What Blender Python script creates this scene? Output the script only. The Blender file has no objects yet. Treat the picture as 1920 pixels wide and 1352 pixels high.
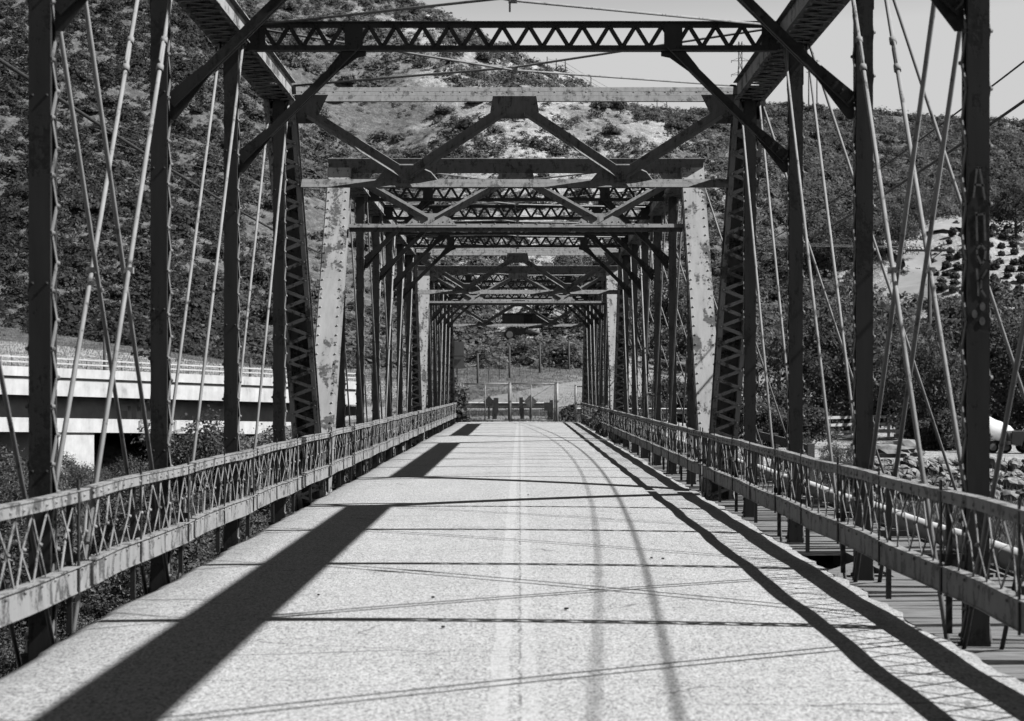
import bpy, math, random
import numpy as np
from mathutils import Vector, Matrix

R = math.radians
rnd = random.Random(7)
rng = np.random.default_rng(11)
scene = bpy.context.scene

# ------------------------------------------------------------------ camera
F = 3945.0; PX0 = 975.0; PY0 = 727.0; EYE = 1.68      # focal length / axis in photo pixels, eye height
cam_d = bpy.data.cameras.new("camera"); cam = bpy.data.objects.new("camera", cam_d)
scene.collection.objects.link(cam); scene.camera = cam
cam.location = (0, 0, EYE); cam.rotation_euler = (R(90), 0, 0)
cam_d.sensor_width = 36; cam_d.lens = F/1920*36
cam_d.shift_x = -(PX0-960)/1920; cam_d.shift_y = (PY0-676)/1920
cam_d.clip_start = 0.1; cam_d.clip_end = 6000
cam_d.dof.use_dof = True; cam_d.dof.focus_distance = 40; cam_d.dof.aperture_fstop = 4.5

# ------------------------------------------------------------------ world, sun, exposure
SUN_EL, SUN_AZ = 47.3, 95.6        # azimuth clockwise from +Y (the bridge axis)
w = bpy.data.worlds.new("World"); scene.world = w; w.use_nodes = True
nt = w.node_tree; nt.nodes.clear()
sky = nt.nodes.new('ShaderNodeTexSky'); sky.sky_type = 'NISHITA'; sky.sun_disc = False
sky.sun_elevation = R(SUN_EL); sky.sun_rotation = R(SUN_AZ)
sky.air_density = 1.0; sky.dust_density = 0.0; sky.ozone_density = 1.0
sep = nt.nodes.new('ShaderNodeSeparateColor')                      # black-and-white film behind a red filter
gam = nt.nodes.new('ShaderNodeMath'); gam.operation = 'POWER'; gam.inputs[1].default_value = 3.0
nrm_ = nt.nodes.new('ShaderNodeMath'); nrm_.operation = 'MULTIPLY'; nrm_.inputs[1].default_value = 1/2.7**2
lim = nt.nodes.new('ShaderNodeMath'); lim.operation = 'MINIMUM'; lim.inputs[1].default_value = 3.3
comb = nt.nodes.new('ShaderNodeCombineColor')
bg = nt.nodes.new('ShaderNodeBackground'); bg.inputs[1].default_value = 0.15
wo = nt.nodes.new('ShaderNodeOutputWorld')
nt.links.new(sky.outputs[0], sep.inputs[0]); nt.links.new(sep.outputs[0], gam.inputs[0])
nt.links.new(gam.outputs[0], nrm_.inputs[0]); nt.links.new(nrm_.outputs[0], lim.inputs[0])
for i in range(3): nt.links.new(lim.outputs[0], comb.inputs[i])
nt.links.new(comb.outputs[0], bg.inputs[0]); nt.links.new(bg.outputs[0], wo.inputs[0])
sd = bpy.data.lights.new("sun", 'SUN'); sd.energy = 5.0; sd.angle = R(0.53); sd.color = (1, 1, 1)
so = bpy.data.objects.new("sun", sd); scene.collection.objects.link(so)
tosun = Vector((math.sin(R(SUN_AZ))*math.cos(R(SUN_EL)), math.cos(R(SUN_AZ))*math.cos(R(SUN_EL)), math.sin(R(SUN_EL))))
so.rotation_euler = tosun.to_track_quat('Z', 'Y').to_euler(); so.location = (30, -10, 40)
scene.view_settings.view_transform = 'Standard'; scene.view_settings.look = 'None'
scene.view_settings.gamma = 1; scene.view_settings.exposure = 0.33
scene.cycles.max_bounces = 5; scene.cycles.diffuse_bounces = 0; scene.cycles.use_denoising = True
scene.cycles.transparent_max_bounces = 4

# ------------------------------------------------------------------ helpers
class MB:
    """collects boxes, bars and tubes and links them as one mesh object"""
    def __init__(s): s.v = []; s.f = []; s.sm = []
    def add(s, vs, fs, smooth=False):
        b = len(s.v); s.v += [tuple(v) for v in vs]
        s.f += [tuple(b+i for i in f) for f in fs]; s.sm += [smooth]*len(fs)
    def frame(s, c, ax, ay, az, sx, sy, sz):
        c = Vector(c); ax, ay, az = ax*sx/2, ay*sy/2, az*sz/2
        vs = [c+i*ax+j*ay+k*az for i in (-1, 1) for j in (-1, 1) for k in (-1, 1)]
        s.add(vs, [(0,1,3,2),(4,6,7,5),(0,4,5,1),(2,3,7,6),(0,2,6,4),(1,5,7,3)])
    def box(s, c, size):
        s.frame(c, Vector((1,0,0)), Vector((0,1,0)), Vector((0,0,1)), *size)
    def bar(s, p0, p1, wx, wy, up=(0,0,1)):
        """box from p0 to p1; wy is measured along 'up', wx across it"""
        p0, p1 = Vector(p0), Vector(p1); d = p1-p0; L = d.length; d /= L
        u = Vector(up); u = (u-d*u.dot(d))
        if u.length < 1e-4: u = Vector((0,1,0))-d*d.y
        u.normalize(); x = d.cross(u)
        s.frame((p0+p1)/2, x, d, u, wx, L, wy)
    def tube(s, pts, r, n=8, cap=True):
        pts = [Vector(p) for p in pts]; rs = r if isinstance(r, (list, tuple)) else [r]*len(pts)
        b = len(s.v); ref = Vector((0.13, 0.21, 0.97))
        for i, p in enumerate(pts):
            d = (pts[min(i+1, len(pts)-1)]-pts[max(i-1, 0)]).normalized()
            x = d.cross(ref)
            if x.length < .05: x = d.cross(Vector((1,0,0)))
            x.normalize(); y = d.cross(x)
            for k in range(n):
                a = 2*math.pi*k/n; s.v.append(tuple(p+x*math.cos(a)*rs[i]+y*math.sin(a)*rs[i]))
        for i in range(len(pts)-1):
            for k in range(n):
                s.f.append((b+i*n+k, b+i*n+(k+1)%n, b+(i+1)*n+(k+1)%n, b+(i+1)*n+k)); s.sm.append(n > 4)
        if cap:
            s.f.append(tuple(b+k for k in range(n))[::-1]); s.sm.append(False)
            s.f.append(tuple(b+(len(pts)-1)*n+k for k in range(n))); s.sm.append(False)
    def rivet(s, p, nrm, r=.016, h=.013):
        p = Vector(p); nrm = Vector(nrm).normalized(); x = nrm.orthogonal().normalized(); y = nrm.cross(x)
        ring = [p+x*math.cos(a)*r+y*math.sin(a)*r for a in [math.pi*2*k/6 for k in range(6)]]
        ring2 = [p+nrm*h+(q-p)*.6 for q in ring]
        s.add(ring+ring2, [(k, (k+1)%6, 6+(k+1)%6, 6+k) for k in range(6)]+[(6,7,8,9,10,11)], True)
    def prism(s, poly, nrm, t):
        """polygon plate of thickness t along nrm"""
        n = len(poly); nrm = Vector(nrm).normalized()*t
        a = [Vector(p)-nrm/2 for p in poly]; b = [Vector(p)+nrm/2 for p in poly]
        s.add(a+b, [tuple(range(n))[::-1], tuple(range(n, 2*n))]+[(i, (i+1)%n, n+(i+1)%n, n+i) for i in range(n)])
    def obj(s, name, mat, parent=None, loc=(0,0,0)):
        me = bpy.data.meshes.new(name); me.from_pydata(s.v, [], s.f)
        me.polygons.foreach_set('use_smooth', s.sm); me.materials.append(mat); me.update()
        o = bpy.data.objects.new(name, me); scene.collection.objects.link(o)
        o.location = loc
        if parent: o.parent = parent
        return o

def tag(o, label=None, cat=None, group=None, kind=None):
    if label: o['label'] = label
    if cat: o['category'] = cat
    if group: o['group'] = group
    if kind: o['kind'] = kind
    return o
def empty(name, loc=(0,0,0), rz=0):
    o = bpy.data.objects.new(name, None); scene.collection.objects.link(o)
    o.location = loc; o.rotation_euler = (0,0,rz); o.empty_display_size = .2
    return o
def dup(o, name=None, parent=None):
    c = o.copy(); scene.collection.objects.link(c)
    if parent: c.parent = parent
    for ch in list(o.children): dup(ch, None, c)
    return c
def again(o, loc, parent, rz=0, scale=None):
    """a second copy of a part, sharing its mesh"""
    c = o.copy(); scene.collection.objects.link(c); c.parent = parent
    c.location = loc; c.rotation_euler = (0,0,rz)
    if scale: c.scale = scale
    for ch in list(o.children): dup(ch, None, c)
    return c

# ------------------------------------------------------------------ materials (the photograph is black and white)
def g(v): return (v, v, v, 1)
def dup_mesh(o): c = o.copy(); scene.collection.objects.link(c); return c
def material(name, rough=.8, spec=.3):
    m = bpy.data.materials.new(name); m.use_nodes = True
    b = m.node_tree.nodes['Principled BSDF']; b.inputs['Roughness'].default_value = rough
    b.inputs['Specular IOR Level'].default_value = spec
    return m, m.node_tree, b
def N(t, typ, **kw):
    n = t.nodes.new(typ)
    for k, v in kw.items():
        if k.startswith('i_'):
            key = k[2:]; n.inputs[int(key) if key.isdigit() else key.replace('_', ' ')].default_value = v
        else: setattr(n, k, v)
    return n
def noise(t, scale, detail=6, rough=.6, vec=None, dist=0):
    n = N(t, 'ShaderNodeTexNoise'); n.inputs['Scale'].default_value = scale; n.inputs['Detail'].default_value = detail
    n.inputs['Roughness'].default_value = rough; n.inputs['Distortion'].default_value = dist
    if vec: t.links.new(vec, n.inputs['Vector'])
    return n.outputs['Fac']
def ramp(t, fac, stops, interp='LINEAR'):
    n = N(t, 'ShaderNodeValToRGB'); n.color_ramp.interpolation = interp
    el = n.color_ramp.elements
    while len(el) < len(stops): el.new(.5)
    for e, (p, c) in zip(el, stops): e.position = p; e.color = g(c)
    t.links.new(fac, n.inputs['Fac']); return n.outputs['Color']
def math_(t, op, a, b=None, c=None):
    n = N(t, 'ShaderNodeMath', operation=op)
    for i, x in enumerate((a, b, c)):
        if x is None: continue
        if isinstance(x, (int, float)): n.inputs[i].default_value = x
        else: t.links.new(x, n.inputs[i])
    return n.outputs[0]
def mix(t, fac, a, b):
    n = N(t, 'ShaderNodeMix', data_type='RGBA')
    if isinstance(fac, (int, float)): n.inputs[0].default_value = fac
    else: t.links.new(fac, n.inputs[0])
    for i, x in ((6, a), (7, b)):
        if isinstance(x, (int, float)): n.inputs[i].default_value = g(x)
        else: t.links.new(x, n.inputs[i])
    return n.outputs[2]
def bump(t, b, h, strength=.3, dist=.02):
    n = N(t, 'ShaderNodeBump'); n.inputs['Strength'].default_value = strength; n.inputs['Distance'].default_value = dist
    t.links.new(h, n.inputs['Height']); t.links.new(n.outputs[0], b.inputs['Normal'])
def pos(t): return N(t, 'ShaderNodeNewGeometry').outputs['Position']
def objco(t): return N(t, 'ShaderNodeTexCoord').outputs['Object']
def scaled(t, vec, s):
    n = N(t, 'ShaderNodeVectorMath', operation='MULTIPLY'); n.inputs[1].default_value = s
    t.links.new(vec, n.inputs[0]); return n.outputs[0]

def painted_steel(name, paint, rust, cover, scale=1.0, rough=.62):
    m, t, b = material(name, rough, .12); p = pos(t)
    big = noise(t, 2.6*scale, 5, .62, p, .6); fine = noise(t, 26*scale, 6, .7, p)
    streak = noise(t, 9*scale, 5, .65, scaled(t, p, (1, .3, .13)))
    f = math_(t, 'ADD', math_(t, 'MULTIPLY', big, .47), math_(t, 'MULTIPLY', fine, .21))
    f = math_(t, 'ADD', f, math_(t, 'MULTIPLY', streak, .32))
    mask = ramp(t, f, [(cover-.02, 0), (cover+.015, 1)])
    rcol = ramp(t, fine, [(.3, rust*.6), (.7, rust*1.5)]); pcol = ramp(t, streak, [(.25, paint*.72), (.7, paint*1.12)])
    t.links.new(mix(t, mask, rcol, pcol), b.inputs['Base Color'])
    bump(t, b, mask, .25, .003)
    return m
STEEL = painted_steel('shaded_weathered_paint', .046, .027, .46)  # darker copy of the bridge paint: shade on posts and struts put into colour
COVER = painted_steel('pale_peeling_paint', .40, .11, .468, .75)
LACE = painted_steel('sunlit_steel_paint', .24, .10, .45, 2.0)  # lighter copy of the same paint, for lacing and portal steel catching the sun
RAILP = painted_steel('scuffed_railing_paint', .34, .11, .47, 2.2)
RODM = painted_steel('pale_rod_paint', .32, .13, .43, 2.0)

def asphalt():
    m, t, b = material('worn_asphalt', .92, .15); p = pos(t)
    agg = N(t, 'ShaderNodeTexVoronoi'); agg.inputs['Scale'].default_value = 92; pg = scaled(t, p, (1, .33, 1)); t.links.new(pg, agg.inputs['Vector'])
    sx = N(t, 'ShaderNodeSeparateColor'); t.links.new(agg.outputs['Color'], sx.inputs[0])
    fine = noise(t, 55, 4, .75, pg); mid = noise(t, 1.1, 6, .6, p); lng = noise(t, 3.0, 4, .55, scaled(t, p, (1, .05, 1)))
    base = ramp(t, math_(t, 'ADD', math_(t, 'MULTIPLY', sx.outputs[0], .55), math_(t, 'MULTIPLY', fine, .45)),
                [(.18, .17), (.40, .40), (.56, .49), (.8, .64)])
    tone = ramp(t, math_(t, 'ADD', math_(t, 'MULTIPLY', mid, .5), math_(t, 'MULTIPLY', lng, .5)), [(.3, .9), (.7, 1.08)])
    n = N(t, 'ShaderNodeMix', data_type='RGBA', blend_type='MULTIPLY'); n.inputs[0].default_value = 1
    t.links.new(base, n.inputs[6]); t.links.new(tone, n.inputs[7]); col = n.outputs[2]
    # worn twin centre stripes
    s = N(t, 'ShaderNodeSeparateXYZ'); t.links.new(p, s.inputs[0])
    xx = math_(t, 'ADD', s.outputs[0], math_(t, 'MULTIPLY', math_(t, 'SUBTRACT', noise(t, .6, 3, .5, p), .5), .05))
    band = math_(t, 'LESS_THAN', math_(t, 'ABSOLUTE', math_(t, 'ADD', xx, .115)), .055)
    band2 = math_(t, 'LESS_THAN', math_(t, 'ABSOLUTE', math_(t, 'SUBTRACT', xx, .055)), .045)
    wear = ramp(t, noise(t, 9, 6, .75, p), [(.36, 0), (.52, .85)])
    mk = math_(t, 'MULTIPLY', math_(t, 'MAXIMUM', band, math_(t, 'MULTIPLY', band2, .7)), wear)
    col = mix(t, math_(t, 'MULTIPLY', mk, .7), col, .58)
    # longitudinal seam and cracks
    seam = math_(t, 'LESS_THAN', math_(t, 'ABSOLUTE', math_(t, 'SUBTRACT', math_(t, 'ADD', s.outputs[0],
             math_(t, 'MULTIPLY', math_(t, 'SUBTRACT', noise(t, 5, 5, .7, p), .5), .09)), .0)), .008)
    seam = math_(t, 'MULTIPLY', seam, ramp(t, noise(t, 2.2, 3, .5, p), [(.42, 0), (.55, 1)]))
    cr = N(t, 'ShaderNodeTexVoronoi', feature='DISTANCE_TO_EDGE'); cr.inputs['Scale'].default_value = .8
    dn = N(t, 'ShaderNodeTexNoise'); dn.inputs['Scale'].default_value = 2.5; dn.inputs['Detail'].default_value = 5
    t.links.new(p, dn.inputs['Vector'])
    va = N(t, 'ShaderNodeVectorMath', operation='MULTIPLY_ADD'); va.inputs[1].default_value = (.35, .35, 0)
    t.links.new(dn.outputs['Color'], va.inputs[0]); t.links.new(scaled(t, p, (.45, 1.5, 1)), va.inputs[2])
    t.links.new(va.outputs[0], cr.inputs['Vector'])
    crk = math_(t, 'MULTIPLY', math_(t, 'LESS_THAN', cr.outputs['Distance'], .007),
                ramp(t, noise(t, .5, 4, .6, p), [(.5, 0), (.58, 1)]))
    col = mix(t, math_(t, 'MULTIPLY', math_(t, 'MAXIMUM', seam, crk), .6), col, .07)
    spot = ramp(t, noise(t, 16, 3, .5, p), [(.72, 0), (.75, 1)])
    col = mix(t, math_(t, 'MULTIPLY', spot, .55), col, .08)
    # loose dark grit along both edges, faint transverse joints
    edge = math_(t, 'ADD', math_(t, 'ABSOLUTE', math_(t, 'ADD', s.outputs[0], .115)), math_(t, 'MULTIPLY', noise(t, 2.4, 6, .7, p), .9))
    er = N(t, 'ShaderNodeMapRange'); er.inputs[1].default_value = 3.0; er.inputs[2].default_value = 3.5; t.links.new(edge, er.inputs[0])
    col = mix(t, math_(t, 'MULTIPLY', er.outputs[0], .55), col, .14)
    jy = math_(t, 'ABSOLUTE', math_(t, 'SUBTRACT', math_(t, 'FRACT', math_(t, 'ADD', math_(t, 'MULTIPLY', s.outputs[1], 1/4.8), math_(t, 'MULTIPLY', noise(t, 3.5, 4, .7, p), .02))), .5))
    jm = math_(t, 'MULTIPLY', math_(t, 'LESS_THAN', jy, .0025), ramp(t, noise(t, 1.3, 4, .6, p), [(.46, 0), (.54, .6)]))
    col = mix(t, jm, col, .10)
    t.links.new(col, b.inputs['Base Color']); bump(t, b, math_(t, 'ADD', sx.outputs[0], fine), .45, .005)
    return m
ASPHALT = asphalt()

def simple(name, lo, hi, scale=4, rough=.85, bumpy=0, stretch=None, spec=.2, coords=pos):
    m, t, b = material(name, rough, spec); p = coords(t)
    if stretch: p = scaled(t, p, stretch)
    f = noise(t, scale, 6, .65, p); t.links.new(ramp(t, f, [(.3, lo), (.7, hi)]), b.inputs['Base Color'])
    if bumpy: bump(t, b, f, bumpy, .02)
    return m
def concrete(name, lo, hi):
    m, t, b = material(name, .9, .15); p = pos(t)
    f = math_(t, 'ADD', math_(t, 'MULTIPLY', noise(t, 1.5, 6, .65, p), .55), math_(t, 'MULTIPLY', noise(t, 1.6, 6, .7, scaled(t, p, (1, 1, .1))), .45))
    t.links.new(ramp(t, f, [(.30, lo*.45), (.42, lo*.9), (.7, hi)]), b.inputs['Base Color']); bump(t, b, f, .1, .02)
    return m
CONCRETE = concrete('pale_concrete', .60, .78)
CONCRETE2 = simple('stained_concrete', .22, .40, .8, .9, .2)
WOOD = simple('weathered_timber', .09, .32, 9, .9, .5, (.25, 3.0, 3.0))
WOODY = simple('weathered_rail_timber', .10, .34, 9, .9, .5, (3.0, .4, 3.0))
POLE = simple('dark_pole_timber', .05, .14, 6, .9, .3, (3, 3, .3))
PIPEM = simple('pale_pipe_wrap', .58, .78, 5, .7, .15, (1, .35, 1))
GALV = simple('galvanised_steel', .22, .42, 8, .5, 0, None, .5)
WIRE = simple('dark_wire', .03, .07, 8, .6)
DARK = simple('dark_trim', .015, .04, 8, .6)
ROCK = simple('riprap_rock', .12, .40, 1.7, .95, .6)
WHITE = simple('white_board_paint', .6, .82, 5, .7)
TARP = simple('white_tarp', .66, .82, 3, .6, .15)
CARP = simple('dark_car_paint', .045, .07, 3, .35, 0, None, .5)
GLASS = simple('dark_vehicle_glass', .01, .02, 3, .1, 0, None, .5)
BARK = simple('rough_bark', .05, .16, 7, .95, .6, (2, 2, .4))
TWIG = simple('grey_twigs', .12, .26, 5, .95)
ROADG = simple('pale_road_surface', .30, .40, .6, .95)
HIWAY = simple('grey_highway_surface', .20, .31, 1.2, .95)
SIGNB = simple('grey_sign_back', .10, .16, 3, .6)
SIGND = simple('dark_sign_back', .09, .15, 3, .6)
SPRAY = simple('faded_spray_paint', .09, .2, 30, .8)
SPRAY2 = simple('old_wall_paint', .34, .5, 3, .9)
JUNK = simple('pale_scrap_boards', .3, .6, 3, .9)

def leafy(name, lo, hi, rough=.75):
    m, t, b = material(name, rough, .12)
    a = N(t, 'ShaderNodeAttribute', attribute_name='tone')
    c = ramp(t, a.outputs['Fac'], [(0, lo), (1, hi)]); t.links.new(c, b.inputs['Base Color'])
    tr = N(t, 'ShaderNodeBsdfTranslucent'); t.links.new(c, tr.inputs[0]); ms = N(t, 'ShaderNodeMixShader'); ms.inputs[0].default_value = .38
    t.links.new(b.outputs[0], ms.inputs[1]); t.links.new(tr.outputs[0], ms.inputs[2]); t.links.new(ms.outputs[0], t.nodes['Material Output'].inputs[0])
    return m
LEAF = leafy('tree_leaves', .045, .23)
LEAF2 = leafy('grey_leaves', .11, .36)
SHRUB = leafy('chaparral_leaves', .05, .28)
GRASS = leafy('dry_grass', .05, .22)
BUSHL = leafy('pale_bush_leaves', .09, .34)
BRUSH = leafy('river_brush_leaves', .03, .26)

# ------------------------------------------------------------------ terrain
def vtab(seed):
    return np.random.default_rng(seed).random((256, 256))
_tabs = [vtab(s) for s in range(4)]
def vnoise(x, y, k=0):
    T = _tabs[k]; xi = np.floor(x).astype(int); yi = np.floor(y).astype(int)
    fx = x-xi; fy = y-yi; fx = fx*fx*(3-2*fx); fy = fy*fy*(3-2*fy)
    a = T[xi & 255, yi & 255]; b = T[(xi+1) & 255, yi & 255]; c = T[xi & 255, (yi+1) & 255]; d = T[(xi+1) & 255, (yi+1) & 255]
    return a+(b-a)*fx+(c-a)*fy+(a-b-c+d)*fx*fy
def fbm(x, y, k=0, o=5):
    s = 0; a = .5
    for i in range(o):
        s = s+a*vnoise(x*2**i+17.3*i, y*2**i-9.1*i, k); a *= .5
    return s
def hy(Y): return Y if Y < 180 else 180+(Y-180)*.42
def Z(Y, py): return (hy(Y), EYE+(PY0-py)/F*hy(Y))
cols = {
 -1400: [(100,-3.2),(112,-1),(125,1.2),Z(150,690),Z(180,600),Z(260,360),Z(340,90),Z(420,-150),Z(520,-330),Z(900,-300)],
 0:    [(100,-3.3),(106,-2.6),(110,1.7),(122,2.2),Z(145,682),Z(178,610),Z(260,380),Z(340,120),Z(420,-120),Z(520,-300),Z(900,-250)],
 300:  [(104,-3.3),(114,-2.2),(119,1.3),(126,1.6),Z(148,692),Z(180,650),Z(260,420),Z(340,170),Z(430,-80),Z(540,-220),Z(900,-200)],
 500:  [(100,-3.3),(112,-.6),(130,.6),Z(150,705),Z(180,680),Z(260,470),Z(340,250),Z(430,20),Z(500,-90),Z(900,-80)],
 700:  [(98,-3.3),(105,-.6),(115,.1),(140,.4),Z(160,702),Z(190,660),Z(260,520),Z(340,330),Z(420,130),Z(480,-20),Z(600,-20),Z(900,60)],
 860:  [(99,-3.3),(102.5,-.1),(115,0),(140,.3),Z(160,694),Z(185,655),Z(215,610),Z(260,520),Z(340,330),Z(400,130),Z(440,40),Z(520,60),Z(900,150)],
 975:  [(99,-3.3),(102.5,-.1),(115,0),(140,.2),Z(160,694),Z(190,645),Z(220,600),Z(280,480),Z(340,320),Z(400,150),Z(425,107),Z(500,140),Z(900,190)],
 1090: [(99,-3.3),(102.5,-.1),(115,-.1),(140,0),Z(160,698),Z(190,650),Z(220,610),Z(280,490),Z(340,330),Z(390,170),Z(410,134),Z(500,170),Z(900,200)],
 1200: [(96,-3.2),(102,-.7),(115,-.8),(140,-.7),Z(165,705),Z(200,640),Z(240,570),Z(290,450),Z(340,320),Z(380,225),Z(392,208),Z(480,230),Z(900,215)],
 1320: [(90,-3.2),(96,-1.5),(115,-1.5),(145,-1.2),Z(170,705),Z(210,630),Z(260,540),Z(310,420),Z(350,310),Z(380,240),Z(400,224),Z(520,214),Z(900,230)],
 1450: [(88,-3.2),(93,-1.6),(115,-1.6),(150,-1.2),Z(180,690),Z(220,600),Z(300,450),Z(400,300),Z(480,230),Z(540,204),Z(900,225)],
 1700: [(87,-3.2),(92,-1.6),(120,-1.6),(155,-1),Z(185,650),Z(230,545),Z(270,470),Z(320,410),Z(400,330),Z(560,237),Z(900,260)],
 1920: [(87,-3.2),(92,-1.6),(120,-1.6),(155,-1),Z(180,640),Z(225,520),Z(280,440),Z(340,390),Z(400,350),Z(560,252),Z(900,270)],
 3400: [(86,-3.2),(92,-1.6),(120,-1.6),(155,-1),Z(180,640),Z(225,520),Z(280,430),Z(340,390),Z(420,340),Z(560,270),Z(900,290)],
}
TY = np.arange(0, 901, 2.0); TP = np.arange(-1400, 3401, 20.0)
keys = sorted(cols)
tabl = np.array([np.interp(TY, [q[0] for q in cols[k]], [q[1] for q in cols[k]]) for k in keys])
TT = np.array([np.interp(TP, keys, tabl[:, j]) for j in range(len(TY))]).T
def blur(a, sig, ax):
    k = np.exp(-.5*(np.arange(-3*sig, 3*sig+1)/sig)**2); k /= k.sum(); n = len(k)//2
    pad = [(0, 0), (0, 0)]; pad[ax] = (n, n); ap = np.pad(a, pad, mode='edge')
    return np.apply_along_axis(lambda v: np.convolve(v, k, 'valid'), ax, ap)
far = blur(blur(TT, 2, 1), 3, 0)
wgt = np.clip((TY-125)/40, 0, 1)[None, :]
TT = TT*(1-wgt)+far*wgt
def terrain(X, Y):
    X = np.asarray(X, float); Y = np.asarray(Y, float)
    px = np.clip(PX0+F*X/np.maximum(Y, 1), -1400, 3399); yy = np.clip(Y, 0, 899)
    i = np.clip(((px+1400)/20).astype(int), 0, len(TP)-2); j = np.clip((yy/2).astype(int), 0, len(TY)-2)
    a = (px+1400)/20-i; b = yy/2-j
    z = TT[i, j]*(1-a)*(1-b)+TT[i+1, j]*a*(1-b)+TT[i, j+1]*(1-a)*b+TT[i+1, j+1]*a*b
    amp = np.clip((Y-170)/45, 0, 1)
    z = z+amp*((fbm(X/22, Y/26, 0)-.5)*7+(fbm(X/6, Y/6, 1, 4)-.5)*1.5)
    flat = np.clip((Y-60)/40, 0, 1)
    z = z+(fbm(X/7, Y/7, 2, 4)-.5)*(.9*(1-flat)+.15*flat)
    return z
def tz(x, y): return float(terrain(np.array([x]), np.array([y]))[0])
def onhill(px, py, y0=120, y1=620):
    """the ground point seen along a direction of the valley, used to site things on the slope"""
    Y = np.arange(y0, y1, 1.0); X = (px-PX0)/F*Y; z = terrain(X, Y)
    e = EYE+(PY0-py)/F*Y
    k = np.argmax(z >= e); return (float(X[k]), float(Y[k]), float(z[k]))

def np_mesh(name, V, Q, mat, attrs=None, smooth=False, parent=None, loc=(0,0,0)):
    me = bpy.data.meshes.new(name); n = Q.shape[1]
    me.vertices.add(len(V)); me.vertices.foreach_set('co', V.astype(np.float32).ravel())
    me.loops.add(Q.size); me.loops.foreach_set('vertex_index', Q.astype(np.int32).ravel())
    me.polygons.add(len(Q)); me.polygons.foreach_set('loop_start', np.arange(0, Q.size, n, dtype=np.int32))
    me.polygons.foreach_set('loop_total', np.full(len(Q), n, np.int32))
    me.polygons.foreach_set('use_smooth', np.full(len(Q), smooth))
    for k, (dom, val) in (attrs or {}).items():
        a = me.attributes.new(k, 'FLOAT', dom); a.data.foreach_set('value', val.astype(np.float32))
    me.update(calc_edges=True); me.materials.append(mat)
    o = bpy.data.objects.new(name, me); scene.collection.objects.link(o); o.location = loc
    if parent: o.parent = parent
    return o

def ground_material():
    m, t, b = material('dry_ground', 1.0, .05); p = pos(t)
    a = N(t, 'ShaderNodeAttribute', attribute_name='soil')
    n1 = noise(t, .09, 8, .65, p, .4); n2 = noise(t, .9, 7, .7, p); n3 = noise(t, .02, 4, .5, p)
    n4 = noise(t, 2.3, 5, .75, p); n2 = math_(t, 'ADD', math_(t, 'MULTIPLY', n2, .6), math_(t, 'MULTIPLY', n4, .4))
    pale = ramp(t, n2, [(.34, .12), (.44, .34), (.54, .50), (.66, .66)])
    dry = ramp(t, n2, [(.34, .06), (.5, .16), (.66, .30)])
    f = math_(t, 'ADD', math_(t, 'MULTIPLY', n1, .7), math_(t, 'MULTIPLY', n3, .3))
    f = math_(t, 'ADD', f, math_(t, 'MULTIPLY', math_(t, 'SUBTRACT', a.outputs['Fac'], .5), .5))
    t.links.new(mix(t, ramp(t, f, [(.44, 0), (.56, 1)]), dry, pale), b.inputs['Base Color'])
    bump(t, b, n2, .9, .6)
    return m
GROUND = ground_material()
us = np.concatenate([np.linspace(-1.6, -.34, 60)[:-1], np.linspace(-.34, .34, 330), np.linspace(.34, 1.6, 60)[1:]])
ys = np.concatenate([np.linspace(-14, 2, 6)[:-1], np.linspace(2, 130, 130)[:-1], np.linspace(130, 370, 330)[:-1], np.linspace(370, 900, 40), [1400, 3000]])
UU, YY = np.meshgrid(us, ys); XX = UU*np.maximum(np.abs(YY), 14)
XX = np.where(YY < 14, UU*14*1.5, UU*np.maximum(YY, 21))
ZZ = terrain(XX, np.clip(YY, 15, 899))
ZZ = np.where(YY > 900, ZZ-(YY-900)*.12, ZZ)
def soil_at(X, Y):
    px = PX0+F*X/np.maximum(Y, 1)
    s = np.full(X.shape, .5)
    s = np.where(Y < 97, .18, s)
    s = np.where((Y >= 91) & (Y < 165) & (px > 1150), .85, s)
    s = np.where((Y >= 115) & (Y < 178) & (px < 1150), .70-.32*np.clip((px-620)/200, 0, 1), s)
    hill = Y >= 165
    cx = np.exp(-((px-1000)/330)**2)
    s = np.where(hill, .12+.52*cx+.12*np.clip((px-1250)/200, 0, 1)-.12*np.clip((560-px)/300, 0, 1), s)  # left slope soil darkened too, dimmer light there carried in its tone
    s = np.where(hill & (px > 1560) & (Y > 183) & (Y < hy(330)), .95, s)
    return s
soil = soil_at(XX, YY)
nu, ny = len(us), len(ys); idx = np.arange(nu*ny).reshape(ny, nu)
Qg = np.stack([idx[:-1, :-1], idx[:-1, 1:], idx[1:, 1:], idx[1:, :-1]], -1).reshape(-1, 4)
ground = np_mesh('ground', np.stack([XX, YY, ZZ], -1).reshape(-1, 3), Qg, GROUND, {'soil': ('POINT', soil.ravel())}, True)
tag(ground, kind='structure')

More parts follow.
